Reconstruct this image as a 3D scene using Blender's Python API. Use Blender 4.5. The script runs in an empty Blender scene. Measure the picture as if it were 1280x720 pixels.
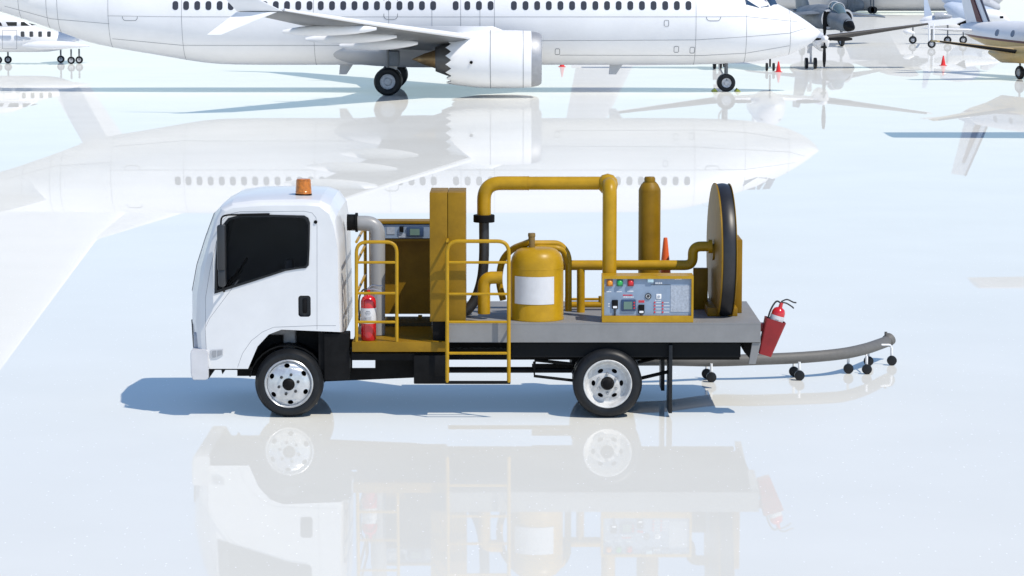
import bpy, bmesh, math, random
from mathutils import Vector, Matrix, geometry
random.seed(7)
R = math.radians; PI = math.pi
scene = bpy.context.scene
COL = scene.collection
# ------------------------------------------------------------------ camera
F_PX = 3500.0; PITCH = R(6.81); CAM_D = 33.3; CAM_H = 5.55
cd = bpy.data.cameras.new('camera'); cam = bpy.data.objects.new('camera', cd); COL.objects.link(cam)
cam.location = (0, -CAM_D, CAM_H); cam.rotation_euler = (PI/2 - PITCH, 0, 0)
cd.sensor_width = 36; cd.lens = F_PX/1280*36; cd.clip_start = 0.5; cd.clip_end = 6000
scene.camera = cam
# ------------------------------------------------------------------ world + sun
SUN = Vector((0.55, -0.44, 1.0)).normalized()
w = bpy.data.worlds.new('World'); scene.world = w; w.use_nodes = True
nt = w.node_tree; bg = nt.nodes['Background']
sky = nt.nodes.new('ShaderNodeTexSky'); sky.sky_type = 'NISHITA'; sky.sun_disc = False
sky.sun_elevation = math.asin(SUN.z); sky.sun_rotation = math.atan2(SUN.x, SUN.y)
sky.altitude = 1500; sky.air_density = 1.0; sky.dust_density = 0.0; sky.ozone_density = 4.0
nt.links.new(sky.outputs[0], bg.inputs['Color']); bg.inputs['Strength'].default_value = 0.15
sd = bpy.data.lights.new('sun', 'SUN'); sd.energy = 3.7; sd.angle = R(0.5); sd.color = (1, .935, .83)
so = bpy.data.objects.new('sun', sd); COL.objects.link(so)
so.rotation_euler = SUN.to_track_quat('Z', 'Y').to_euler()
scene.view_settings.view_transform = 'Standard'; scene.view_settings.look = 'None'
scene.view_settings.exposure = 0.10; scene.view_settings.gamma = 1.0

# ------------------------------------------------------------------ measuring helper
def P(px, py, Y):
    """world point on the vertical plane y=Y seen along a sight line"""
    u = px-640; v = py-360
    d = Vector((u, F_PX*math.cos(PITCH)-v*math.sin(PITCH), -F_PX*math.sin(PITCH)-v*math.cos(PITCH)))
    t = (Y+CAM_D)/d.y
    return Vector((d.x*t, Y, CAM_H+d.z*t))
def XZ(px, py, Y=0.0):
    p = P(px, py, Y); return (p.x, p.z)
def M(Y=0.0):                       # metres per pixel at that depth
    return (P(641, 300, Y)-P(640, 300, Y)).x

# ------------------------------------------------------------------ materials
MATS = {}
def mat(name, col, rough=.5, metal=0., var=.06, scale=6., coat=0., bump=0., spec=.5):
    if name in MATS: return MATS[name]
    m = bpy.data.materials.new(name); m.use_nodes = True; n = m.node_tree; b = n.nodes['Principled BSDF']
    b.inputs['Roughness'].default_value = rough; b.inputs['Metallic'].default_value = metal
    b.inputs['Coat Weight'].default_value = coat; b.inputs['Coat Roughness'].default_value = .08
    b.inputs['Specular IOR Level'].default_value = spec
    tc = n.nodes.new('ShaderNodeTexCoord'); no = n.nodes.new('ShaderNodeTexNoise')
    no.inputs['Scale'].default_value = scale; no.inputs['Detail'].default_value = 6; no.inputs['Roughness'].default_value = .65
    n.links.new(tc.outputs['Object'], no.inputs['Vector'])
    mx = n.nodes.new('ShaderNodeMix'); mx.data_type = 'RGBA'
    c = Vector(col[:3])
    mx.inputs[6].default_value = (*(c*(1-var*1.6)), 1); mx.inputs[7].default_value = (*[min(1, x) for x in c*(1+var)], 1)
    rp = n.nodes.new('ShaderNodeMapRange'); rp.inputs[1].default_value = .3; rp.inputs[2].default_value = .65
    n.links.new(no.outputs[0], rp.inputs[0]); n.links.new(rp.outputs[0], mx.inputs[0])
    n.links.new(mx.outputs[2], b.inputs['Base Color'])
    if bump:
        bp = n.nodes.new('ShaderNodeBump'); bp.inputs['Strength'].default_value = bump; bp.inputs['Distance'].default_value = .02
        n.links.new(no.outputs[0], bp.inputs['Height']); n.links.new(bp.outputs[0], b.inputs['Normal'])
    MATS[name] = m; return m
white = mat('white_cab_paint', (.69, .695, .70), .34, var=.03, scale=2, coat=.25)
plane_white = mat('white_aircraft_paint', (.83, .83, .835), .38, var=.03, scale=.5)
plane_grey = mat('grey_aircraft_paint', (.50, .51, .53), .45, var=.05, scale=.6)
dark_grey = mat('dark_grey_aircraft_paint', (.16, .18, .20), .5, var=.25, scale=1.1)
pale_blue = mat('pale_blue_aircraft_paint', (.48, .55, .66), .45, var=.06, scale=.8)
gold = mat('gold_aircraft_paint', (.50, .36, .14), .35, var=.06)
maroon = mat('maroon_stripe_paint', (.10, .02, .025), .4)
seam = mat('panel_seam_line', (.22, .23, .25), .8)
yellow = mat('yellow_equipment_paint', (.43, .245, .008), .36, var=.10, scale=5, bump=.02, spec=.28)
yellow2 = mat('yellow_shaded_paint', (.25, .137, .004), .5, var=.12, scale=4, spec=.25)  # darker copy of the equipment yellow, shade put into the colour
deckm = mat('grey_deck_steel', (.225, .225, .225), .6, var=.05, scale=5, bump=.03)
black = mat('black_chassis', (.007, .007, .0075), .6, var=.3, spec=.12)
rubber = mat('black_rubber', (.011, .012, .014), .42, var=.2, scale=9, spec=.3)
hosem = mat('black_hose_rubber', (.03, .03, .032), .45, var=.2)
boomm = mat('grey_hose_cover', (.125, .12, .112), .6, var=.06, scale=12)
rimm = mat('silver_wheel_steel', (.60, .61, .62), .30, metal=.55, var=.10, scale=14)
rimw = mat('white_wheel_steel', (.56, .56, .55), .5, var=.13, scale=16)
chrome = mat('polished_metal', (.7, .71, .72), .15, metal=1., var=.04)
bumperm = mat('silver_bumper_paint', (.58, .58, .60), .4, var=.05)
glass = mat('dark_glass', (.01, .011, .013), .06, var=.3, scale=2)
bglass = mat('blue_cockpit_glass', (.03, .06, .11), .08, var=.2)
seatm = mat('cab_interior_cloth', (.30, .30, .31), .8, var=.2)
ventm = mat('grey_duct_paint', (.30, .30, .30), .35, var=.05, scale=3)
red = mat('red_cylinder_paint', (.52, .012, .018), .22, var=.05, coat=.5)
dred = mat('red_plastic', (.25, .007, .009), .4, var=.1)
orange = mat('orange_cone_plastic', (.75, .12, .02), .45, var=.08)
redcone = mat('red_cone_plastic', (.75, .03, .03), .45, var=.05)
amber = mat('amber_lens', (.50, .15, .012), .3, var=.3, scale=20, coat=.15)
wlabel = mat('white_label_vinyl', (.62, .62, .63), .5, var=.04, scale=8)
ltext = mat('label_print_grey', (.22, .23, .26), .6)
panelm = mat('blue_grey_panel_face', (.23, .30, .40), .35, var=.08, scale=6)
sheetm = mat('printed_notice_sheet', (.36, .40, .46), .6, var=.15, scale=40)
lampo = mat('orange_lamp_lens', (.75, .28, .02), .3); lampg = mat('green_lamp_lens', (.03, .38, .09), .3)
lampr = mat('red_lamp_lens', (.60, .02, .03), .3); navy = mat('navy_display_case', (.03, .06, .13), .4)
lcd = mat('display_glass', (.12, .20, .16), .3); whitem = mat('white_enamel', (.8, .8, .8), .4)
steel = mat('brushed_steel', (.45, .45, .46), .35, metal=.8)
brownm = mat('brown_exhaust_metal', (.26, .17, .08), .35, metal=.7, var=.15)
chockm = mat('yellow_green_chock', (.45, .48, .05), .6)

def ground_mat():
    m = bpy.data.materials.new('polished_pale_apron'); m.use_nodes = True; n = m.node_tree
    for x in list(n.nodes): n.nodes.remove(x)
    out = n.nodes.new('ShaderNodeOutputMaterial'); mix = n.nodes.new('ShaderNodeMixShader')
    d = n.nodes.new('ShaderNodeBsdfDiffuse'); g = n.nodes.new('ShaderNodeBsdfGlossy')
    g.inputs['Roughness'].default_value = .0; g.inputs['Color'].default_value = (1, 1, 1, 1)
    tc = n.nodes.new('ShaderNodeTexCoord')
    no = n.nodes.new('ShaderNodeTexNoise'); no.inputs['Scale'].default_value = .35; no.inputs['Detail'].default_value = 8
    n.links.new(tc.outputs['Object'], no.inputs['Vector'])
    cr = n.nodes.new('ShaderNodeValToRGB')
    cr.color_ramp.elements[0].position = .3; cr.color_ramp.elements[0].color = (.725, .72, .665, 1)
    cr.color_ramp.elements[1].position = .7; cr.color_ramp.elements[1].color = (.76, .755, .70, 1)
    n.links.new(no.outputs[0], cr.inputs[0])
    # fine pale flecks put into the colour as sparkle noise
    vo = n.nodes.new('ShaderNodeTexVoronoi'); vo.inputs['Scale'].default_value = 14; vo.inputs['Randomness'].default_value = 1
    mp = n.nodes.new('ShaderNodeMapping'); mp.inputs['Scale'].default_value = (1, .35, 1)
    n.links.new(tc.outputs['Object'], mp.inputs[0]); n.links.new(mp.outputs[0], vo.inputs['Vector'])
    lt = n.nodes.new('ShaderNodeMath'); lt.operation = 'LESS_THAN'; lt.inputs[1].default_value = .10
    n.links.new(vo.outputs['Distance'], lt.inputs[0])
    sc = n.nodes.new('ShaderNodeSeparateColor'); n.links.new(vo.outputs['Color'], sc.inputs[0])
    gt = n.nodes.new('ShaderNodeMath'); gt.operation = 'GREATER_THAN'; gt.inputs[1].default_value = .45
    n.links.new(sc.outputs[0], gt.inputs[0])
    mu = n.nodes.new('ShaderNodeMath'); mu.operation = 'MULTIPLY'
    n.links.new(lt.outputs[0], mu.inputs[0]); n.links.new(gt.outputs[0], mu.inputs[1])
    mx = n.nodes.new('ShaderNodeMix'); mx.data_type = 'RGBA'; mx.inputs[7].default_value = (.93, .93, .93, 1)
    n.links.new(mu.outputs[0], mx.inputs[0]); n.links.new(cr.outputs[0], mx.inputs[6])
    n.links.new(mx.outputs[2], d.inputs['Color'])
    lw = n.nodes.new('ShaderNodeLayerWeight'); lw.inputs['Blend'].default_value = .5
    mr = n.nodes.new('ShaderNodeMapRange'); mr.inputs[1].default_value = .78; mr.inputs[2].default_value = .95; mr.inputs[3].default_value = .17; mr.inputs[4].default_value = .33
    n.links.new(lw.outputs['Facing'], mr.inputs[0]); n.links.new(mr.outputs[0], mix.inputs[0])
    n.links.new(d.outputs[0], mix.inputs[1]); n.links.new(g.outputs[0], mix.inputs[2]); n.links.new(mix.outputs[0], out.inputs[0])
    return m

# ------------------------------------------------------------------ object helpers
def tag(o, label=None, cat=None, group=None, kind=None):
    if label: o['label'] = label
    if cat: o['category'] = cat
    if group: o['group'] = group
    if kind: o['kind'] = kind
    return o
def empty(name, loc, label, cat, group=None, rz=0):
    o = bpy.data.objects.new(name, None); COL.objects.link(o); o.location = loc; o.rotation_euler = (0, 0, rz)
    o.empty_display_size = .3
    return tag(o, label, cat, group)
def build(name, bm, m, parent=None, smooth=True, world=False, angle=35):
    """link a bmesh as one object; world=True when its coordinates are world ones and the parent is elsewhere"""
    bmesh.ops.remove_doubles(bm, verts=bm.verts, dist=1e-5)
    bmesh.ops.recalc_face_normals(bm, faces=bm.faces)
    if world and parent is not None:
        mw = Matrix.Translation(parent.location) @ Matrix.Rotation(parent.rotation_euler.z, 4, 'Z') if parent.parent is None else ORIG[parent.name]
        bm.transform(mw.inverted())
    me = bpy.data.meshes.new(name); bm.to_mesh(me); bm.free()
    if smooth:
        me.shade_smooth(); me.set_sharp_from_angle(angle=R(angle))
    for x in (m if isinstance(m, (list, tuple)) else [m]): me.materials.append(x)
    o = bpy.data.objects.new(name, me); COL.objects.link(o)
    if parent is not None:
        o.parent = parent
        ORIG[o.name] = ORIG[parent.name] if parent.parent is not None else Matrix.Translation(parent.location) @ Matrix.Rotation(parent.rotation_euler.z, 4, 'Z')
    return o
ORIG = {}
def pieces(name, bm, m, parent=None, smooth=True, world=False):
    """one object per separate piece of the bmesh"""
    bmesh.ops.remove_doubles(bm, verts=bm.verts, dist=1e-5); left = set(bm.verts); out = []
    while left:
        stack = [left.pop()]; isl = []
        while stack:
            v = stack.pop(); isl.append(v)
            for e in v.link_edges:
                o = e.other_vert(v)
                if o in left: left.discard(o); stack.append(o)
        b2 = bmesh.new(); mp = {v: b2.verts.new(v.co) for v in isl}
        for f in {f for v in isl for f in v.link_faces}:
            g = b2.faces.new([mp[v] for v in f.verts]); g.material_index = f.material_index
        out.append(build(name, b2, m, parent, smooth, world))
    bm.free(); return out
def NB(): return bmesh.new()
def box(bm, x0, x1, y0, y1, z0, z1, bev=0., seg=2):
    r = bmesh.ops.create_cube(bm, size=1); vs = r['verts']
    for v in vs:
        v.co = Vector(((x0+x1)/2+v.co.x*(x1-x0), (y0+y1)/2+v.co.y*(y1-y0), (z0+z1)/2+v.co.z*(z1-z0)))
    if bev:
        es = {e for v in vs for e in v.link_edges}
        bmesh.ops.bevel(bm, geom=list(es), offset=bev, segments=seg, profile=.5, affect='EDGES')
    return bm
def frames(pts):
    pts = [Vector(p) for p in pts]; out = []; n = None
    for i, p in enumerate(pts):
        t = (pts[min(i+1, len(pts)-1)]-pts[max(i-1, 0)]).normalized()
        if n is None:
            a = Vector((0, 0, 1)) if abs(t.z) < .9 else Vector((0, 1, 0)); n = t.cross(a).normalized()
        else:
            n = (n - t*n.dot(t)).normalized()
        out.append((p, n, t.cross(n)))
    return out
def tube(bm, pts, r, seg=16, cap=True):
    rs = r if isinstance(r, (list, tuple)) else [r]*len(pts); rings = []
    for (p, a, b), rr in zip(frames(pts), rs):
        rings.append([bm.verts.new(p+(a*math.cos(k*2*PI/seg)+b*math.sin(k*2*PI/seg))*rr) for k in range(seg)])
    for i in range(len(rings)-1):
        for k in range(seg): bm.faces.new((rings[i][k], rings[i][(k+1) % seg], rings[i+1][(k+1) % seg], rings[i+1][k]))
    if cap: bm.faces.new(rings[0][::-1]); bm.faces.new(rings[-1])
    return bm
def fillet(pts, rad, n=7):
    """round the inner corners of a polyline"""
    pts = [Vector(p) for p in pts]; out = [pts[0]]
    for i in range(1, len(pts)-1):
        a, b, c = pts[i-1], pts[i], pts[i+1]; r = min(rad, (a-b).length*.49, (c-b).length*.49)
        p0 = b+(a-b).normalized()*r; p1 = b+(c-b).normalized()*r
        for k in range(n+1):
            t = k/n; out.append(p0*(1-t)**2+b*2*t*(1-t)+p1*t*t)
    out.append(pts[-1]); return out
def catmull(pts, n=8):
    pts = [Vector(p) for p in pts]; q = [pts[0]*2-pts[1]]+pts+[pts[-1]*2-pts[-2]]; out = []
    for i in range(1, len(q)-2):
        for k in range(n):
            t = k/n
            out.append(.5*((2*q[i])+(q[i+1]-q[i-1])*t+(2*q[i-1]-5*q[i]+4*q[i+1]-q[i+2])*t*t+(3*q[i]-q[i-1]-3*q[i+1]+q[i+2])*t**3))
    out.append(pts[-1]); return out
def lathe(bm, prof, seg=40, mtx=None, closed=False):
    """prof = [(r, h)], turned about local z"""
    mtx = mtx or Matrix(); rings = []
    for r, h in prof:
        if r < 1e-6: rings.append([bm.verts.new(mtx @ Vector((0, 0, h)))])
        else: rings.append([bm.verts.new(mtx @ Vector((r*math.cos(k*2*PI/seg), r*math.sin(k*2*PI/seg), h))) for k in range(seg)])
    pr = list(zip(rings, rings[1:])) + ([(rings[-1], rings[0])] if closed else [])
    for A, B in pr:
        for k in range(seg):
            k2 = (k+1) % seg
            if len(A) == 1 and len(B) == 1: continue
            if len(A) == 1: bm.faces.new((A[0], B[k2], B[k]))
            elif len(B) == 1: bm.faces.new((A[k], A[k2], B[0]))
            else: bm.faces.new((A[k], A[k2], B[k2], B[k]))
    return bm
def TY(x, y, z): return Matrix.Translation((x, y, z)) @ Matrix.Rotation(PI/2, 4, 'X')   # local z -> world -y (towards the camera)
def TX(x, y, z): return Matrix.Translation((x, y, z)) @ Matrix.Rotation(PI/2, 4, 'Y')   # local z -> +x
def prism(bm, poly, y0, y1):
    a = [bm.verts.new((x, y0, z)) for x, z in poly]; b = [bm.verts.new((x, y1, z)) for x, z in poly]
    n = len(poly); bm.faces.new(a); bm.faces.new(b[::-1])
    for i in range(n): bm.faces.new((a[i], b[i], b[(i+1) % n], a[(i+1) % n]))
    return bm
def rrect(x0, x1, z0, z1, r, n=5):
    out = []
    for cx, cz, a0 in ((x1-r, z1-r, 0), (x0+r, z1-r, 90), (x0+r, z0+r, 180), (x1-r, z0+r, 270)):
        for k in range(n+1):
            a = R(a0+90*k/n); out.append((cx+r*math.cos(a), cz+r*math.sin(a)))
    return out
def fill_loops(bm, loops, fn):
    """flat plate with holes; loops in (u,v); fn maps (u,v) to 3D"""
    me = [[Vector((u, v, 0)) for u, v in L] for L in loops]
    tris = geometry.tessellate_polygon(me); flat = [p for L in me for p in L]
    vs = [bm.verts.new(fn(p.x, p.y)) for p in flat]
    for t in tris:
        try: bm.faces.new([vs[i] for i in t])
        except ValueError: pass
    return vs
def circle(cx, cy, rx, ry=None, rot=0, n=20):
    ry = ry or rx
    return [(cx+rx*math.cos(t)*math.cos(rot)-ry*math.sin(t)*math.sin(rot), cy+rx*math.cos(t)*math.sin(rot)+ry*math.sin(t)*math.cos(rot)) for t in [k*2*PI/n for k in range(n)]]

# ================================================================== GROUND
bm = NB(); S = 3000
vs = [bm.verts.new(p) for p in ((-S, -400, 0), (S, -400, 0), (S, 5000, 0), (-S, 5000, 0))]; bm.faces.new(vs)
tag(build('apron_ground', bm, ground_mat(), smooth=False), 'pale polished airport apron mirroring the aircraft', 'ground', kind='structure')

# ================================================================== TRUCK
W = 2.12
truck = empty('hydrant_fuel_truck', (0, W/2, 0), 'white cab truck with yellow fuelling pipes, tank and hose reel on its grey deck', 'truck')
def T(name, bm, m, smooth=True, parent=None, angle=35):
    return build(name, bm, m, parent or truck, smooth, True, angle)

# ---- cab
S0 = [(262,461),(258,438),(256,405),(257,372),(262,335),(270,300),(276,275),(282,264),(292,260),(330,257),(380,257),(399,258),(411,267),(417,283),(422,311),(423,360),(424,400),(425,415),(352,412),(336,418),(322,433),(310,461)]
S1 = [(251,461),(248,438),(245,405),(246,372),(251,335),(261,300),(269,273),(276,261),(290,254),(322,250),(380,249),(400,250.5),(413,257),(420,271),(424,300),(426,360),(427,400),(427.5,415),(352,412),(336,418),(322,433),(310,461)]
S2 = [(246,461),(243,438),(241,405),(241,368),(247,335),(258,300),(269,270),(277,257),(292,249),(318,245.5),(380,244.5),(402,246),(415,251),(424,263),(429,290),(431,360),(432,400),(432,415),(352,412),(336,418),(322,433),(310,461)]
st = [(.03, [XZ(*p, .03) for p in S0])]
h1 = [XZ(*p, .10) for p in S1]; st.append((.055, [(a[0]*.45+b[0]*.55, a[1]*.45+b[1]*.55) for a, b in zip(st[0][1], h1)]))
st.append((.11, h1)); st.append((.32, [XZ(*p, .32) for p in S2]))
mid = [(x-(.05 if 0 < i < 7 else 0), z+(.012 if 7 <= i < 13 else 0)) for i, (x, z) in enumerate(st[3][1])]
sts = st+[(.7, mid), (W-.7, mid)]+[(W-y, pr) for y, pr in reversed(st)]
bm = NB(); rows = [[bm.verts.new((x, y, z)) for x, z in pr] for y, pr in sts]; n = len(S0)
for a, b in zip(rows, rows[1:]):
    for i in range(n):
        f = bm.faces.new((a[i], b[i], b[(i+1) % n], a[(i+1) % n])); f.material_index = 1 if i >= 17 else 0
bm.faces.new(rows[-1])
WIN = [(269,366),(270,330),(272,300),(277,284),(286,273),(300,269.5),(340,269),(380,270),(385,273),(387,279),(386.5,310),(385.5,331),(382,334.5),(372,335.5),(357,338),(320,350)]
def shrink(poly, k):
    cx = sum(p[0] for p in poly)/len(poly); cz = sum(p[1] for p in poly)/len(poly)
    return [(cx+(x-cx)*(1-k*1.0), cz+(z-cz)*(1-k*1.6)) for x, z in poly]
win = [XZ(*p, .03) for p in WIN]
HAN = rrect(*[XZ(373, 396, .03)[0], XZ(388.5, 396, .03)[0]], XZ(380, 396, .03)[1], XZ(380, 369.5, .03)[1], .035)
fill_loops(bm, [st[0][1], win, HAN], lambda u, v: Vector((u, .03, v)))
T('cab_body', bm, [white, black], angle=17)
def ring(name, outer, inner, y0, y1, m, parent=None):
    bm = NB()
    for y in (y0, y1): fill_loops(bm, [outer, inner], lambda u, v: Vector((u, y, v)))
    for L in (outer, inner):
        k = len(L)
        for i in range(k):
            bm.faces.new([bm.verts.new((x, y, z)) for (x, z), y in ((L[i], y0), (L[(i+1) % k], y0), (L[(i+1) % k], y1), (L[i], y1))])
    return T(name, bm, m, False, parent)
win_i = shrink(win, .035)
sw = ring('side_window', shrink(win, -.012), win_i, .018, .06, rubber)
bm = NB(); a = shrink(win, .02); prism(bm, a, .040, .046)
gm = bpy.data.materials.new('tinted_side_glass'); gm.use_nodes = True; gb = gm.node_tree.nodes['Principled BSDF']
gb.inputs['Base Color'].default_value = (.01, .01, .012, 1); gb.inputs['Roughness'].default_value = .04
gn = gm.node_tree; gt_ = gn.nodes.new('ShaderNodeBsdfTransparent'); gt_.inputs[0].default_value = (.62, .63, .64, 1); gmx = gn.nodes.new('ShaderNodeMixShader'); gmx.inputs[0].default_value = .09
gn.links.new(gt_.outputs[0], gmx.inputs[1]); gn.links.new(gb.outputs[0], gmx.inputs[2]); gn.links.new(gmx.outputs[0], gn.nodes['Material Output'].inputs[0])
T('pane', bm, gm, False, sw)
# dark interior seen through the pane: seat, head rest, steering wheel
bm = NB(); x0, z0 = XZ(352, 345, .3); box(bm, x0, x0+.16, .35, .85, .75, 1.62, .05); box(bm, x0-.42, x0+.1, .35, .85, .95, 1.1, .05)
box(bm, x0+.02, x0+.12, .5, .7, 1.64, 1.86, .04)
T('driver_seat', bm, seatm)
bm = NB(); c = XZ(300, 338, .5); pts = [Vector((c[0]+.17*math.cos(t)*.45, .6+.19*math.sin(t), c[1]+.17*math.cos(t)*.8)) for t in [k*2*PI/24 for k in range(25)]]
tube(bm, pts, .014, 8, False); tube(bm, [(c[0], .6, c[1]), (c[0]-.25, .6, c[1]-.3)], .03, 10)
T('steering_wheel', bm, black)
bm = NB(); hx0, hz0 = XZ(374, 395, .03); hx1, hz1 = XZ(388, 370, .03)
prism(bm, HAN, .085, .09); hr = T('handle_recess', bm, hosem, False)
bm = NB(); box(bm, (hx0+hx1)/2-.028, (hx0+hx1)/2+.022, .032, .06, hz0+.03, hz1-.035, .012); T('door_handle', bm, black, parent=hr)
bm = NB()
def sline(pts, y=.031, r=.0028, rad=0): tube(bm, [Vector((*[XZ(px, py, .03)[0]], y, XZ(px, py, .03)[1])) for px, py in pts], r, 6)
sline([(396.3,412),(396.3,283),(395,272),(390,266),(380,264),(300,264.5),(286,268),(278,276)])
sline([(258,437),(256.5,410),(262,398),(298,350)])
sline([(257,408),(257,372),(262,340),(270,305),(276,283)])
sline([(297,459),(303,442),(314,426),(328,415),(342,409),(395,407),(420,407)])
T('door_seam', bm, seam)
bm = NB(); c = XZ(394.5, 277.5, .03); lathe(bm, [(0, .012), (.018, .012), (.022, 0), (.022, -.02)], 20, TY(c[0], .028, c[1])); T('lock_button', bm, black)
# side marker lamp
bm = NB(); a = [XZ(*p, .03) for p in ((264,437),(279,436),(279,443),(272,447),(265,447.5),(263,443))]; prism(bm, a, .016, .045)
mk = T('side_marker_lamp', bm, mat('lamp_surround', (.50, .51, .53), .3), False)
bm = NB(); a = [XZ(*p, .03) for p in ((265.5,438.5),(270.5,438),(270.5,445.5),(266.5,446),(265,443))]; prism(bm, a, .011, .02)
a = [XZ(*p, .03) for p in ((272,438),(277.8,437.6),(277.8,442.4),(272,445))]; prism(bm, a, .011, .02); T('lens', bm, mat('smoked_lens', (.30, .31, .33), .15), False, mk)
# bumper
bm = NB(); a = [XZ(*p, -.02) for p in ((238,441),(239,437.5),(258,437.5),(260,440),(260.5,473),(258,475),(241,475),(238.5,468))]
prism(bm, a, -.02, W+.02); bmesh.ops.bevel(bm, geom=[e for e in bm.edges], offset=.008, segments=2, affect='EDGES')
T('front_bumper', bm, bumperm)
bm = NB(); a = [XZ(*p, .05) for p in ((260.5,461),(268,461),(262,471),(260.5,474))]; prism(bm, a, .05, W-.05)
a = [XZ(*p, .1) for p in ((262,459),(316,460),(316,462.6),(281,462.4),(278,468),(276.5,462.4),(262,462.4))]; prism(bm, a, .1, W-.1); T('cab_underside', bm, black, False)
# grille and windscreen follow the front of the cab
def front_patch(name, i0, i1, m, off, y0=.32, inset=0):
    bm = NB(); use = [(y, pr) for y, pr in sts if y0-.001 <= y <= W-y0+.001]
    rr = [[bm.verts.new((pr[i][0]-off, y, pr[i][1])) for i in range(i0, i1+1)] for y, pr in use]
    r2 = [[bm.verts.new((pr[i][0]+.03, y, pr[i][1])) for i in range(i0, i1+1)] for y, pr in use]
    for A, B in zip(rr, rr[1:]):
        for k in range(i1-i0): bm.faces.new((A[k], B[k], B[k+1], A[k+1]))
    for A, B in ((rr[0], r2[0]), (rr[-1], r2[-1])):
        for k in range(i1-i0): bm.faces.new((A[k], B[k], B[k+1], A[k+1]))
    return T(name, bm, m)
front_patch('windscreen', 3, 6, glass, .006, .34)
front_patch('radiator_grille', 1, 2, hosem, .012, .32)
bm = NB(); 
for yy in (.14, W-.14-.3):
    box(bm, XZ(247, 410, .2)[0]-.045, XZ(247, 410, .2)[0]+.05, yy, yy+.3, XZ(0, 436, .2)[1], XZ(0, 415, .2)[1], .02)
PHL = pieces('headlight', bm, mat('headlight_lens', (.35, .37, .42), .1), truck, True, True)
# mirror
bm = NB(); mx0, mz0 = XZ(272.5, 337, -.16); mx1, mz1 = XZ(282, 281, -.16)
box(bm, mx0, mx1, -.26, -.10, mz0, mz1, .02)
mx0, mz0 = XZ(274, 357, -.14); mx1, mz1 = XZ(282.5, 335, -.14); box(bm, mx0, mx1, -.24, -.10, mz0, mz1, .02)
mm = T('door_mirror', bm, mat('mirror_housing', (.028, .03, .033), .4))
bm = NB(); tube(bm, fillet([P(276, 283, -.15), P(276.5, 271, -.12), P(284, 268.5, -.03), P(300, 268.5, .02)], .06), .011, 8)
tube(bm, [P(300, 268.6, .012), P(337, 267.8, .012)], .014, 8); tube(bm, [P(278, 355, -.15), P(280, 364, .02)], .014, 8)
pieces('mirror_arm', bm, black, mm, True, True)
# rain-gutter on the roof side
# beacon
bx, bz = XZ(379.5, 243, .42)
bm = NB(); lathe(bm, [(0, bz-.1), (.10, bz-.1), (.10, bz+.01), (.085, bz+.015)], 28, Matrix.Translation((bx, .42, 0))); bc = T('beacon_lamp', bm, black)
bx = XZ(379.5, 242, .42)[0]; bz = XZ(379.5, 243, .42)[1]; bt = XZ(379.5, 223.5, .42)[1]
bm = NB(); lathe(bm, [(0, bt), (.075, bt), (.088, bt-.012), (.098, bz+.01), (0, bz+.01)], 28, Matrix.Translation((bx, .42, 0)))
for k in range(1): lathe(bm, [(.094, bz+.03+k*.045), (.099, bz+.037+k*.045), (.094, bz+.045+k*.045)], 28, Matrix.Translation((bx, .42, 0)))
T('lens_dome', bm, amber, parent=bc)
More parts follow.
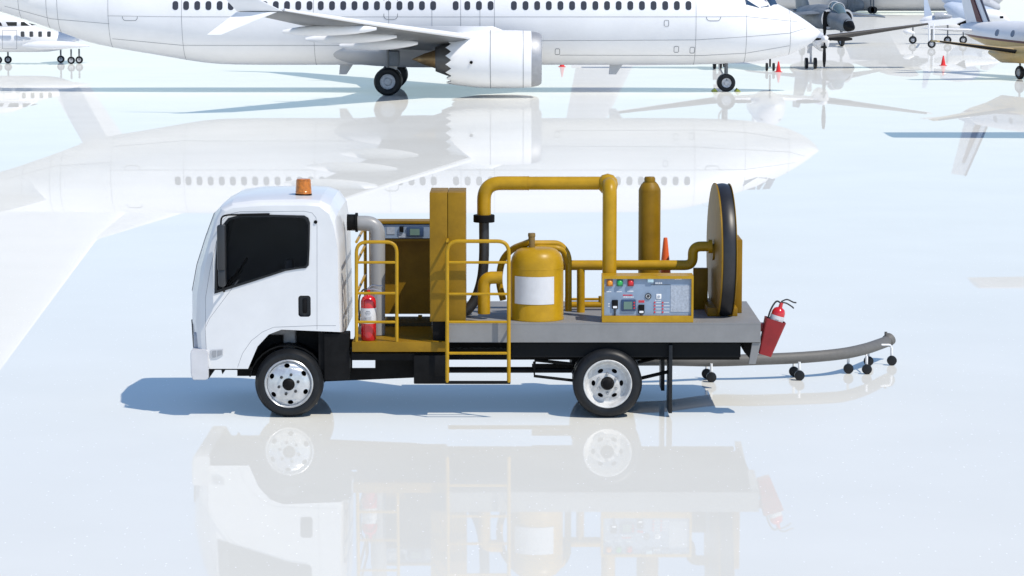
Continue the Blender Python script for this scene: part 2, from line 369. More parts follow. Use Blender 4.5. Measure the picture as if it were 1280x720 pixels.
# ---- wheels
def wheel(name, px, py, rear, y, r, flip=1, double=False):
    c = P(px, py, y if flip > 0 else .03); c = Vector((c.x, y, r))
    if flip < 0: mtx = Matrix.Translation(c) @ Matrix.Rotation(-PI/2, 4, 'X')
    else: mtx = Matrix.Translation(c) @ Matrix.Rotation(PI/2, 4, 'X')
    wd = .235
    prof = [(.285, -.01), (.30, 0), (.335, .012), (.37, .004), (r-.018, -.028), (r-.004, -.05), (r, -.075)]
    for q in (-.10, -.135, -.17): prof += [(r, q+.008), (r-.008, q+.006), (r-.008, q-.006), (r, q-.008)]
    prof += [(r, -wd+.05), (r-.02, -wd+.01), (.37, -wd), (.29, -wd+.01), (.285, -wd+.02)]
    bm = NB(); lathe(bm, prof, 72, mtx)
    t = T(name, bm, rubber)
    if double:
        bm = NB(); lathe(bm, prof, 56, mtx @ Matrix.Translation((0, 0, -.27))); T('inner_tyre', bm, rubber, parent=t)
    bm = NB()
    if not rear:
        lathe(bm, [(.292, -.02), (.294, .002), (.284, .010), (.276, .004), (.268, -.02), (.262, -.03)], 64, mtx)
        prof2 = lambda rr: -.03+.07*(1-(rr/.262)**2)**.5*1.0 if rr < .262 else -.03
        HR, hs, nh = .222, (.035, .027), 6; hub = .075
        a0 = R(95)
    else:
        lathe(bm, [(.292, -.02), (.294, .002), (.286, .008), (.272, 0), (.262, -.04), (.235, -.085), (.218, -.09)], 64, mtx)
        prof2 = lambda rr: -.09+.045*(1-min(1, rr/.218)**2)
        HR, hs, nh = .168, (.036, .024), 6; hub = .07; a0 = R(60)
    RO = .262 if not rear else .218
    rings = [RO, HR+.032, HR-.032, .13, hub]
    # outer ring / hole band / inner rings, following a domed profile
    lathe(bm, [(rr, prof2(rr)) for rr in (RO, (RO+HR+.032)/2, HR+.032)], 64, mtx)
    lathe(bm, [(rr, prof2(rr)) for rr in (HR-.032, (HR-.032+hub)/2, hub)], 64, mtx)
    loops = [circle(0, 0, HR+.032, n=64), circle(0, 0, HR-.032, n=64)]
    for k in range(nh):
        a = a0+k*2*PI/nh; loops.append(circle(HR*math.cos(a), HR*math.sin(a), hs[0], hs[1], a+PI/2, 18))
    fill_loops(bm, loops, lambda u, v: mtx @ Vector((u, v, prof2(math.hypot(u, v)))))
    for k in range(nh):
        a = a0+k*2*PI/nh; L = circle(HR*math.cos(a), HR*math.sin(a), hs[0], hs[1], a+PI/2, 18)
        for i in range(18):
            q = [L[i], L[(i+1) % 18]]; pz = [prof2(math.hypot(*w_)) for w_ in q]
            bm.faces.new([bm.verts.new(mtx @ Vector(s_)) for s_ in ((q[0][0], q[0][1], pz[0]), (q[1][0], q[1][1], pz[1]), (q[1][0], q[1][1], pz[1]-.03), (q[0][0], q[0][1], pz[0]-.03))])
    rim = T('rim', bm, rimw if rear else rimm, parent=t)
    bm = NB(); lathe(bm, [(0, -.13), (.27, -.13)], 40, mtx)
    lathe(bm, [(0, .075 if not rear else .035), (.045, .073 if not rear else .033), (.062, .06 if not rear else .02), (.072, .03 if not rear else -.02), (.085, .0 if not rear else -.06)], 32, mtx); T('hub', bm, black, parent=t)
    bm = NB()
    for k in range(6):
        a = a0+R(30)+k*PI/3 + (R(0) if rear else R(10)); rr = .12; z = prof2(rr)
        lathe(bm, [(0, z+.035), (.013, z+.035), (.018, z+.025), (.02, z-.005)], 6, mtx @ Matrix.Translation((rr*math.cos(a), rr*math.sin(a), 0)))
    pieces('wheel_nut', bm, steel if rear else hosem, t, True, True)
wheel('front_wheel', 361, 481, False, .0, .412)
wheel('rear_wheel', 759.5, 482, True, -.05, .418, double=True)
wheel('front_wheel', 361, 481, False, W, .412, flip=-1)
wheel('rear_wheel', 759.5, 482, True, W+.05, .418, flip=-1, double=True)
def zz(py, Y=0.): return XZ(640, py, Y)[1]
def xx(px, Y=0.): return XZ(px, 420, Y)[0]
# ---- chassis
bm = NB()
box(bm, xx(350, .6), xx(925, .6), .62, .70, zz(450, .6), zz(436, .6)); box(bm, xx(350, .6), xx(925, .6), W-.70, W-.62, zz(450, .6), zz(436, .6))
box(bm, xx(405, .1), xx(437, .1), .06, .3, zz(475, .1), zz(416, .1), .01)
a = [XZ(*p, .12) for p in ((433,441),(557,441),(557,470),(517,470),(433,473))]; prism(bm, [XZ(*p, .5) for p in ((404,446),(440,446),(440,461),(469,461),(469,446),(557,446),(557,466),(520,472),(404,477))], .5, .58)
box(bm, xx(440, .2), xx(557, .2), .08, .16, zz(450, .1), zz(441.5, .1))
for k in range(5): box(bm, xx(450+k*105, .6), xx(456+k*105, .6), .7, W-.7, .72, .82)
T('chassis_frame', bm, black, False)
bm = NB(); box(bm, xx(640, .08), xx(926, .08), .08, W-.08, zz(446.5, .08), zz(429, .08)); T('side_skirt', bm, mat('skirt_black', (.007, .008, .009), .6, spec=.12), False)
bm = NB(); box(bm, xx(517, .02), xx(557, .02), .02, .5, zz(480, .02), zz(444, .02), .012); T('battery_box', bm, black)
bm = NB()
for yy in (.75, W-.75):
    box(bm, xx(665, yy), xx(725, yy), yy-.03, yy+.03, zz(462, yy), zz(455, yy))
tube(bm, [P(560, 463, .3), P(715, 463, .3)], .03, 8); tube(bm, [P(668, 452, .2), P(668, 470, .2), P(720, 476, .2)], .018, 8); tube(bm, [P(560, 461, 1.5), P(716, 461, 1.5)], .025, 8)
tube(bm, [P(668, 450, .25), P(716, 455, .25)], .02, 8)
tube(bm, [P(800, 473, .3), P(838, 464, .3)], .022, 8); tube(bm, [P(838, 466, .3), P(838, 440, .3)], .022, 8); tube(bm, [P(797, 453, .6), P(850, 440, .6)], .02, 8)
c = P(759.5, 482, .3); lathe(bm, [(.05, 0), (.05, 1.5)], 16, Matrix.Translation((c.x, .3, .42)) @ Matrix.Rotation(-PI/2, 4, 'X'))
lathe(bm, [(.02, -.2), (.16, -.12), (.19, 0), (.16, .12), (.02, .2)], 20, Matrix.Translation((c.x, W/2, .42)) @ Matrix.Rotation(-PI/2, 4, 'X'))
c = P(361, 482, .3); lathe(bm, [(.045, 0), (.045, 1.5)], 16, Matrix.Translation((c.x, .3, .42)) @ Matrix.Rotation(-PI/2, 4, 'X'))
pieces('axle_suspension', bm, black, truck, True, True)
for yy, px in ((.02, 838.5), (1.45, 829)):
    bm = NB(); x = xx(px, yy); box(bm, x-.022, x+.022, yy, yy+.45, .05 if yy < 1 else .10, 1.0-.12, .004); T('mud_flap', bm, rubber)
# wheel arch liner at the front
bm = NB(); pts = []
c = P(361, 481, .3); 
for k in range(13):
    a = R(10+160*k/12); pts.append((c.x+.47*math.cos(a), .40+.47*math.sin(a)))
pts = [p for p in pts]; 
inner = [(c.x+(p[0]-c.x)*.965, .40+(p[1]-.40)*.965) for p in pts]
prism(bm, pts+inner[::-1], .12, .42)
box(bm, xx(398, .1), xx(427, .1), .10, .5, zz(462, .1), zz(413, .1)); box(bm, xx(296, .45), xx(427, .45), .45, .50, zz(470, .45), zz(408, .45)); T('wheel_arch_liner', bm, black)
# ---- grey deck
bm = NB(); DX0, DX1 = xx(557, 0), xx(951, 0); DZ = zz(403.5, 0); DB = zz(428, 0)
box(bm, DX0, DX1, 0, W-.02, DZ-.02, DZ); box(bm, DX0+.002, DX1-.002, .002, .05, DB, DZ-.02); box(bm, DX0+.002, DX1-.002, W-.07, W-.022, DB, DZ-.02)
box(bm, DX1-.05, DX1-.002, .05, W-.07, DB, DZ-.02); box(bm, DX0+.002, DX0+.05, .05, W-.07, DB, DZ-.02)
T('cargo_deck', bm, deckm, False)
bm = NB(); prism(bm, [XZ(*p, .02) for p in ((940.5,428.5),(951,428.5),(944.5,455),(936,455))], .02, .07); prism(bm, [XZ(*p, .02) for p in ((940.5,428.5),(951,428.5),(944.5,455),(936,455))], W-.1, W-.05)
pieces('rear_bumper_bracket', bm, deckm, truck, False, True)
bm = NB(); prism(bm, [XZ(*p, .3) for p in ((929,428),(941,428),(937,448),(930,440))], .3, W-.3); T('rear_light_bar', bm, black, False)
# ---- yellow platform behind the cab
bm = NB(); px0, px1 = xx(440, 0), xx(557, 0)-.003; pz1, pz0 = zz(427.5, 0), zz(439.8, 0)
box(bm, px0, px1, 0, W-.02, pz0, pz1, .004); T('step_platform', bm, yellow2)
# ---- guard rails (near the cab)
RR = .0165
bm = NB(); ya = .03
tube(bm, fillet([P(445.5, 427, ya), P(445.5, 302.5, ya), P(496, 302.5, ya), P(496, 427, ya)], .13), .021, 12)
for py in (328, 366.5, 402.5): tube(bm, [P(446, py, ya), P(496, py, ya)], RR, 10)
yb = W-.1; x = P(445.5, 302, ya).x
for py in (302.5, 328, 366.5, 402.5):
    z = P(446, py, ya).z
    tube(bm, [(x, ya, z), (x, yb, z)], RR, 10)
tube(bm, [(x, yb, pz1), (x, yb, P(446, 302.5, ya).z)], .021, 12)
T('guard_rail', bm, yellow)
bm = NB(); yl = -.13
tube(bm, fillet([P(559, 478, yl), P(559, 301.5, yl), P(636, 301.5, yl), P(636, 478, yl)], .14), .023, 12)
for py in (328, 367.5, 402.5, 441.5): tube(bm, [P(559, py, yl), P(636, py, yl)], RR, 10)
for py in (301.5, 328, 367.5):
    z = P(558, py, yl).z; tube(bm, [(P(559, py, yl).x, yl, z), (P(559, py, yl).x, .06, z)], RR, 10)
    z = P(636, py, yl).z; 
for px in (559, 636): tube(bm, [P(px, 413, yl), Vector((P(px, 413, yl).x, .01, P(px, 413, yl).z))], RR, 10)
ld = T('access_ladder', bm, yellow)
bm = NB(); tube(bm, [P(556.5, 478, yl), P(638, 478, yl)], .02, 10); T('bottom_rung', bm, black, parent=ld)
# ---- tall twin cabinet
bm = NB(); cy0, cy1 = .06, .80; zt = zz(241, .06)
box(bm, xx(537.5, .06), xx(559.6, .06), cy0, cy1, zz(402, .06), zt, .006); box(bm, xx(560.2, .06), xx(582, .06), cy0, cy1, DZ+.002, zt, .006)
T('tall_cabinet', bm, yellow2)
bm = NB(); box(bm, xx(541, .1), xx(556, .1), .12, .7, pz1-.01, zz(402, .06)+.01); T('cabinet_gap_fill', bm, black, False)  # black block standing in for the dark gap under the left half
# ---- rear console shelter
bm = NB(); Yb = W-.35; bx0, bx1 = xx(462, Yb), xx(552, Yb); bz0, bz1 = zz(392.5, Yb+.28), zz(276.5, Yb)
box(bm, bx0, bx1, Yb+.28, Yb+.31, bz0, bz1); box(bm, bx0, bx1, Yb, Yb+.28, bz1-.03, bz1); box(bm, bx0, bx0+.03, Yb, Yb+.28, bz0, bz1-.03); box(bm, bx1-.03, bx1, .85, Yb+.28, bz0, bz1-.03)  # right wall runs forward unseen, added to shade the console panel
box(bm, bx0+.03, bx1-.03, Yb+.05, Yb+.28, zz(302, Yb)-.0, zz(299, Yb)); box(bm, bx0, bx0+.05, Yb+.1, Yb+.2, pz1, bz0); box(bm, bx1-.3, bx1-.25, Yb+.1, Yb+.2, pz1, bz0)
cs = T('console_cabinet', bm, yellow2, False)
bm = NB(); box(bm, bx0, xx(540, Yb), Yb-.35, Yb+.27, pz1+.002, zz(395.5, Yb+.27)); T('cabinet_plinth', bm, mat('dark_brown_plinth', (.05, .04, .012), .6), False)
bm = NB(); box(bm, xx(478, Yb), bx1-.035, Yb+.02, Yb+.05, zz(298, Yb), zz(281, Yb)); cf = T('console_face', bm, panelm, False, cs)
bm = NB()
x0, x1 = xx(509, Yb), xx(530, Yb); box(bm, x0, x1, Yb-.002, Yb+.02, zz(296, Yb), zz(284, Yb), .005); T('display', bm, navy, True, cs)
bm = NB(); box(bm, xx(513, Yb), xx(525, Yb), Yb-.008, Yb-.001, zz(294, Yb), zz(286, Yb)); T('display_glass', bm, lcd, False, cs)
bm = NB(); box(bm, xx(500, Yb), xx(505, Yb), Yb-.01, Yb+.02, zz(290, Yb), zz(283, Yb), .004); T('switch', bm, black, True, cs)
bm = NB(); box(bm, xx(484, Yb), xx(494, Yb), Yb+.014, Yb+.02, zz(293, Yb), zz(284, Yb)); box(bm, xx(499, Yb), xx(508, Yb), Yb+.014, Yb+.02, zz(297, Yb), zz(292, Yb)); T('notice_label', bm, sheetm, False, cs)
# ---- air duct behind the cab
bm = NB(); Yd = .62
tube(bm, fillet([P(440, 279, Yd), P(472, 279, Yd), P(472, 418, Yd)], .3, 12), .092, 24); T('air_duct', bm, ventm)
bm = NB(); c = P(436, 278, Yd); lathe(bm, [(0, 0), (.10, 0), (.10, .10), (.118, .10), (.118, .13), (.09, .13)], 28, TX(c.x-.02, Yd, c.z)); T('duct_collar', bm, black)
# ---- big overhead pipe
bm = NB(); Yp = .75; rp = .083; e1 = fillet([P(605, 272, Yp), P(605, 229, Yp), P(660, 229, Yp)], .26, 12)
tube(bm, e1, .085, 28); tube(bm, [P(660, 229, Yp), P(661, 229, Yp)], .088, 28); tube(bm, [P(660, 229, Yp), P(756, 229, Yp)], .081, 28)
tube(bm, fillet([Vector((P(761, 229, Yp).x, Yp, P(761, 229, Yp).z)), Vector((P(761, 229, Yp).x, .42, P(761, 229, Yp).z)), Vector((P(761, 229, Yp).x, .42, DZ))], .22, 12), .086, 28)
c = P(760, 230, Yp); lathe(bm, [(.0, -.13), (.07, -.11), (.115, -.06), (.125, 0), (.115, .06), (.07, .11), (0, .13)], 28, Matrix.Translation((c.x-.005, Yp-.02, c.z)))
T('overhead_pipe', bm, yellow)
bm = NB(); c = P(605, 273, Yp); lathe(bm, [(0, -.045), (.125, -.045), (.13, -.04), (.13, .04), (.125, .045), (0, .045)], 32, Matrix.Translation(c)); T('pipe_flange', bm, black)
bm = NB(); tube(bm, catmull([P(605, 276, Yp), P(605, 320, Yp), P(602, 350, Yp), P(594, 374, Yp), P(582, 390, Yp-.02), P(572, 396, Yp)], 8), .062, 20); T('suction_hose', bm, hosem)
# ---- filter tank
bm = NB(); Yt = .38; c = P(671.5, 404, Yt-.32); r = 33.3*M(Yt-.2); zt = zz(311, Yt-.2); ct = Matrix.Translation((c.x, Yt, 0)); zb = DZ+.002
prof = [(0, zt), (r*.35, zt-.003), (r*.6, zt-.012), (r*.76, zt-.035), (r*.88, zt-.075), (r*.955, zt-.125), (r*.99, zt-.175), (r, zt-.22), (r, zt-.235), (r*1.006, zt-.237), (r*1.006, zt-.25), (r, zt-.252), (r, zb+.03), (r+.006, zb+.02), (r+.006, zb), (0, zb)]
lathe(bm, prof, 56, ct); tank = T('filter_tank', bm, yellow)
bm = NB(); z0, z1 = zz(381, 0.06), zz(346.5, .06); A0, A1 = [math.asin(max(-1, min(1, (xx(p, .08)-c.x)/(r+.004)))) for p in (643.5, 692.5)]
for k in range(24):
    q = []
    for kk in (k, k+1):
        a = A0+(A1-A0)*kk/24; q.append((c.x+(r+.004)*math.sin(a), Yt-(r+.004)*math.cos(a)))
    bm.faces.new([bm.verts.new(v) for v in ((*q[0], z0), (*q[1], z0), (*q[1], z1), (*q[0], z1))])
T('blank_plate', bm, wlabel, parent=tank)
bm = NB(); x = c.x+.0; lathe(bm, [(0, zt+.17), (.042, zt+.17), (.045, zt+.16), (.045, zt+.13), (.040, zt+.125), (.040, zt-.01)], 20, Matrix.Translation((xx(664.5, Yt), Yt, 0)))
T('vent_valve', bm, mat('bronze_fitting', (.20, .125, .03), .45), parent=tank)
bm = NB(); Yq = .85
tube(bm, fillet([P(664, 302, Yt), P(640, 311, .7), P(627, 325, Yq), P(623, 352, Yq), P(629, 375, Yq)], .12), .042, 14)
tube(bm, fillet([P(666, 304.5, .7), P(700, 304.5, Yq), P(710.5, 318, Yq), P(710.5, 389, Yq)], .12), .042, 16)
tube(bm, fillet([P(668, 309.5, .7), P(703, 310, .7), P(709, 330, Yq)], .1), .035, 16)
tube(bm, fillet([P(628, 347, Yt), P(605, 347, Yt), P(605, 392, Yt)], .16, 10), .076, 20)
T('tank_pipework', bm, yellow)
# ---- horizontal manifold
bm = NB(); Ym = 1.0
tube(bm, fillet([P(700, 331.5, Ym), P(866, 331.5, Ym), P(866, 308, Ym), P(888, 308, Ym)], .10, 8), .062, 22)
tube(bm, [P(726, 334, Ym), P(726, 391, Ym)], .05, 18)
tube(bm, [P(706, 381, 1.5), P(756, 381, 1.5)], .04, 14); tube(bm, [P(706, 374, 1.5), P(756, 374, 1.5)], .018, 10)
tube(bm, [P(751, 370, 1.5), P(751, 390, 1.5)], .03, 12)
c = P(886, 308, Ym); lathe(bm, [(0, 0), (.085, 0), (.085, .05), (0, .05)], 24, TX(c.x-.01, Ym, c.z))
T('manifold_pipe', bm, yellow)
# ---- gas cylinder
bm = NB(); Yg = 1.45; gx = xx(811, Yg); r = 13.8*M(Yg); zt = zz(236, Yg)
lathe(bm, [(0, DZ+.002), (r, DZ+.002), (r, zt-.02), (r*.97, zt), (r*.75, zt+.06), (r*.62, zt+.075), (r*.6, zt+.085)], 32, Matrix.Translation((gx, Yg, 0)))
lathe(bm, [(r*.5, zt+.08), (r*.5, zt+.13), (r*.42, zt+.15), (0, zt+.155)], 20, Matrix.Translation((gx, Yg, 0)))
T('gas_cylinder', bm, yellow2)
# ---- hose reel (turned a little towards the cab)
Yr = 1.0; cr_ = P(902, 315, Yr); Rr = 86.5*M(Yr)
mt = Matrix.Translation((cr_.x, Yr, cr_.z)) @ Matrix.Rotation(R(2.2), 4, 'Z') @ Matrix.Rotation(PI/2, 4, 'Y')
bm = NB(); hw = .098
lathe(bm, [(0, -hw-.02), (.10, -hw-.02), (.10, -hw), (Rr-.02, -hw), (Rr, -hw+.004), (Rr, -hw+.022), (Rr-.03, -hw+.024), (.3, -hw+.03)], 96, mt)
lathe(bm, [(0, hw), (Rr-.02, hw), (Rr-.006, hw-.003), (Rr-.006, hw-.010), (Rr-.03, hw-.014), (.3, hw-.02)], 96, mt)
rl = T('hose_reel', bm, yellow2)
bm = NB(); prof = []
for j in range(13):
    t = -1+2*j/12; prof.append((Rr-.004-.018*t*t, t*(hw-.017)))
prof = [(.3, -hw+.03)]+prof+[(.3, hw-.03)]
lathe(bm, prof, 96, mt)
T('wound_hose', bm, mat('wound_hose_rubber', (.018, .018, .02), .4, var=.3, scale=3), parent=rl)
bm = NB(); x0, x1 = xx(906, 1.3), xx(924, 1.3)
box(bm, xx(884, .62), xx(921.5, .62), .6, 1.6, DZ+.002, zz(385, .6), .006)
box(bm, xx(915, 1.2), xx(924.5, 1.2), .9, 1.55, DZ+.003, zz(297, 1.2), .006)
box(bm, xx(866, 1.3), xx(884, 1.3), 1.25, 1.35, DZ+.003, zz(335, 1.3), .004)
T('reel_stand', bm, yellow2)
# ---- control panel box
bm = NB(); x0, x1 = xx(752.5, .02), xx(866.5, .02); z1 = zz(345, .02); z0 = DZ+.002; fr = .05
box(bm, x0, x1, .06, .34, z0, z1)
box(bm, x0, x1, .015, .06, z1-.035, z1); box(bm, x0, x1, .015, .06, z0, z0+.08); box(bm, x0, x0+.025, .015, .06, z0+.08, z1-.035); box(bm, x1-.025, x1, .015, .06, z0+.08, z1-.035)
cb = T('control_box', bm, yellow, False)
def cx(px): return xx(px, .03)
def cz(py): return zz(py, .03)
bm = NB(); box(bm, x0+.026, x1-.026, .045, .058, z0+.081, z1-.036); T('panel_face', bm, panelm, False, cb)
for px, m_, nm in ((762, lampo, 'orange indicator lamp'), (774.5, lampg, 'green indicator lamp'), (788, lampr, 'red indicator lamp')):
    bm = NB(); box(bm, cx(px-4), cx(px+4), .030, .046, cz(358), cz(349.5), .006); b = T('lamp_base', bm, mat('lamp_base_'+nm.split()[0], {'o': (.35, .12, .02), 'g': (.02, .16, .08), 'r': (.25, .02, .02)}[nm[0]], .4), True, cb)
    bm = NB(); lathe(bm, [(0, .03), (.018, .028), (.029, .018), (.031, 0)], 24, TY(cx(px), .03, cz(353.8))); o = T('indicator_lamp', bm, m_, True, cb); o['label'] = nm
for px in (768.5, 801.5):
    y_ = 377 if px < 780 else 383
    bm = NB(); box(bm, cx(px-3.8), cx(px+3.8), .022, .046, cz(y_+9), cz(y_-2), .006); s_ = T('rocker_switch', bm, black, True, cb)
    tube_bm = NB(); tube(tube_bm, [Vector((cx(px), .03, cz(y_+8))), Vector((cx(px), .035, cz(min(y_+19, 396))))], .012, 8); T('switch_lever', tube_bm, hosem, True, cb)
    bm = NB(); box(bm, cx(px-2.4), cx(px+2.6), .016, .023, cz(y_+8), cz(y_+5.5)); T('switch_mark', bm, whitem, False, cb)
bm = NB(); box(bm, cx(776.5), cx(794.5), .024, .046, cz(389), cz(374.5), .008); dsp = T('display_unit', bm, navy, True, cb)
bm = NB(); box(bm, cx(779.5), cx(790), .019, .0235, cz(386.5), cz(377)); T('display_screen', bm, lcd, False, cb)
bm = NB()
for k in range(3): lathe(bm, [(0, .01), (.010, .01), (.010, 0)], 10, TY(cx(792.5), .026, cz(378+k*3.5)))
pieces('display_button', bm, lampr, cb, True, True)
bm = NB(); lathe(bm, [(.028, .012), (.038, .012), (.038, 0), (.028, 0)], 28, TY(cx(810), .045, cz(370.5)), closed=True); lathe(bm, [(0, .02), (.016, .02), (.018, 0)], 16, TY(cx(810), .045, cz(370.5))); T('gauge_dial', bm, hosem, True, cb)
bm = NB(); lathe(bm, [(0, .004), (.027, .004)], 24, TY(cx(810), .043, cz(370.5))); T('gauge_face', bm, whitem, False, cb)
bm = NB(); box(bm, cx(820), cx(826.5), .036, .046, cz(374), cz(367.5), .006); T('push_button_plate', bm, whitem, True, cb)
bm = NB(); lathe(bm, [(0, .012), (.014, .01), (.016, 0)], 16, TY(cx(823.3), .036, cz(370.7))); T('push_button', bm, sheetm, True, cb)
bm = NB(); box(bm, cx(809), cx(816.5), .020, .046, cz(353), cz(346.5), .005); T('junction_cap', bm, mat('pale_blue_plastic', (.45, .62, .68), .4), True, cb)
bm = NB(); box(bm, cx(838), cx(863), .040, .046, cz(390), cz(357)); T('notice_sheet', bm, sheetm, False, cb)
bm = NB()   # rows of tiny print on the face
for (a, b, y_) in ((758, 764, 364.8), (770.5, 777, 364.8), (784, 791.5, 364.2), (779, 792, 371.5), (819, 826, 375.5), (760, 762.5, 380), (760, 762.5, 383), (843, 852, 349), (832, 839, 348)):
    x = a
    while x < b:
        wd_ = random.uniform(.5, 1.3); box(bm, cx(x), cx(min(b, x+wd_)), .0435, .046, cz(y_+.6), cz(y_-.6)); x += wd_+.35
for k in range(4):
    for j in (818, 828):
        x = j+2
        while x < j+8:
            wd_ = random.uniform(.5, 1.3); box(bm, cx(x), cx(x+wd_), .0435, .046, cz(378.4+k*4+.4), cz(378.4+k*4-.4)); x += wd_+.35
x = 819
while x < 826: box(bm, cx(x), cx(x+1.6), .040, .046, cz(355), cz(352.6)); x += 2.2
T('panel_print', bm, whitem, False, cb)
bm = NB()
for k in range(4):
    for j in (818, 828): box(bm, cx(j-.7), cx(j+1), .038, .046, cz(379.3+k*4), cz(377.3+k*4))
x = 778.5
while x < 790: wd_ = random.uniform(.7, 1.8); box(bm, cx(x), cx(x+wd_), .043, .0465, cz(370), cz(368.4)); x += wd_+.4
x = 798
while x < 804: wd_ = random.uniform(.7, 1.8); box(bm, cx(x), cx(x+wd_), .043, .0465, cz(378.5), cz(375.5)); x += wd_+.3
T('panel_red_print', bm, lampr, False, cb)
bm = NB(); box(bm, cx(813), cx(838), .0435, .046, cz(356.4), cz(355.8)); box(bm, cx(817), cx(817.6), .0435, .046, cz(357), cz(352)); T('divider_line', bm, hosem, False, cb)
# ---- extinguisher bucket on the rear corner
Ye = .12; ax = (P(976, 401, Ye)-P(956.5, 445, Ye)); L = ax.length; axn = ax.normalized()
def frame_along(o, d):
    yv = Vector((0, 1, 0)); xv = yv.cross(d).normalized(); yv = d.cross(xv).normalized()
    return Matrix.Translation(o) @ Matrix((xv, yv, d)).transposed().to_4x4()
fb = frame_along(P(955.5, 443, Ye+.0), (P(969, 400, Ye)-P(955.5, 443, Ye)).normalized())
bm = NB(); L = 46*M(Ye)
A = [(-.078, -.09), (.078, -.09), (.078, .09), (-.078, .09)]; B = [(-.128, -.105), (.128, -.105), (.128, .105), (-.128, .105)]
def rr4(q, rad):
    return rrect(q[0][0], q[1][0], q[0][1], q[2][1], rad, 4)
ra, rb = rr4(A, .02), rr4(B, .03); rc = rr4([(x*.93, y*.93) for x, y in B], .028)
va = [bm.verts.new(fb @ Vector((x, y, 0))) for x, y in ra]; vb = [bm.verts.new(fb @ Vector((x, y, L))) for x, y in rb]; vc = [bm.verts.new(fb @ Vector((x, y, L))) for x, y in rc]; vd = [bm.verts.new(fb @ Vector((x*.9, y*.9, .02))) for x, y in ra]
k = len(ra); bm.faces.new(va)
for i in range(k):
    j = (i+1) % k
    bm.faces.new((va[i], va[j], vb[j], vb[i])); bm.faces.new((vb[i], vb[j], vc[j], vc[i])); bm.faces.new((vc[i], vc[j], vd[j], vd[i]))
bm.faces.new(vd)
T('extinguisher_holder', bm, dred)
bm = NB(); box(bm, DX1-.01, DX1+.06, .1, .2, DZ-.12, DZ-.02, .005); T('holder_bracket', bm, dred)

# ================================================================== extinguishers
def extinguisher(mtx, r, h, label, tilt=False, flip=1):
    loc = mtx.translation.copy()
    root = empty('fire_extinguisher', (loc.x, loc.y, loc.z), label, 'fire extinguisher', 'red fire extinguishers on the truck')
    def E(n_, bm_, m_): return build(n_, bm_, m_, root, True, True)
    bm = NB(); lathe(bm, [(0, 0), (r*.9, 0), (r, .02), (r, h*.80), (r*.96, h*.84), (r*.8, h*.895), (r*.5, h*.93), (r*.3, h*.94), (r*.28, h)], 32, mtx); E('cylinder', bm, red)
    bm = NB(); l0, l1 = (.36, .68) if not tilt else (.50, .74)
    lathe(bm, [(r+.002, h*l0), (r+.003, h*l0+.001), (r+.003, h*l1), (r+.002, h*l1)], 32, mtx); lb = E('paper_label', bm, wlabel)
    bm = NB()
    for i, (wd_, q) in enumerate(((.5, .62), (.8, .585), (.6, .55), (1.0, .50), (.9, .465), (1.0, .42)) if not tilt else ((.6, .64), (.5, .60))):
        for k in range(6):
            a = -wd_/2+wd_*k/6; a2 = a+wd_/6*random.uniform(.4, .85); zc = h*q
            v = [mtx @ Vector(((r+.0045)*math.sin(t), -(r+.0045)*math.cos(t), z_)) for t, z_ in ((a, zc-.006), (a2, zc-.006), (a2, zc+.006), (a, zc+.006))]
            bm.faces.new([bm.verts.new(p) for p in v])
    E('label_print', bm, ltext)
    bm = NB(); f = flip
    tube(bm, [mtx @ Vector(p) for p in ((0, 0, h*.97), (0, 0, h+.03))], .022, 12); E('valve', bm, red)
    bm = NB()
    tube(bm, catmull([mtx @ Vector(p) for p in ((f*-.02, 0, h+.025), (f*.05, 0, h+.04), (f*.13, 0, h+.02), (f*.16, 0, h+.005))], 4), .009, 8)
    tube(bm, catmull([mtx @ Vector(p) for p in ((f*-.01, 0, h+.04), (f*.05, 0, h+.085), (f*.13, 0, h+.075), (f*.17, 0, h+.08))], 4), .009, 8)
    E('squeeze_handle', bm, steel if not tilt else hosem)
    bm = NB()
    tube(bm, catmull([mtx @ Vector(p) for p in ((0, 0, h+.02), (f*-.06, 0, h+.03), (f*-(r+.01), -.01, h*.93), (f*-(r+.022), -.01, h*.72), (f*-(r+.012), -.01, h*.45 if tilt else h*.3))], 6), .011, 10)
    E('discharge_hose', bm, hosem)
ec = P(461, 426, .2); extinguisher(Matrix.Translation((ec.x, .16, pz1+.002)), .092, .58, 'red extinguisher with silver label standing upright behind the yellow guard rail')
fe = fb @ Matrix.Translation((.012, 0, .13)); extinguisher(fe, .082, .50, 'tilted red extinguisher held in the red bucket at the deck corner', True)

# ================================================================== cones
def cone(loc, h, r, m, label, group=None):
    root = empty('traffic_cone', loc, label, 'traffic cone', group)
    bm = NB(); lathe(bm, [(0, h), (r*.14, h), (r*.17, h-.01), (r*.72, .03), (r*.72, .0)], 28, Matrix.Translation(loc)); build('cone_body', bm, m, root, True, True)
    bm = NB(); x, y, z = loc; box(bm, x-r, x+r, y-r, y+r, z+.002, z+.025, .006); build('cone_base', bm, m, root, True, True)
cy_ = 1.75; cone((xx(831, cy_), cy_, DZ+.002), zz(297, cy_)-DZ-.002, .15, orange, 'orange cone standing on the truck deck behind the yellow manifold pipe')

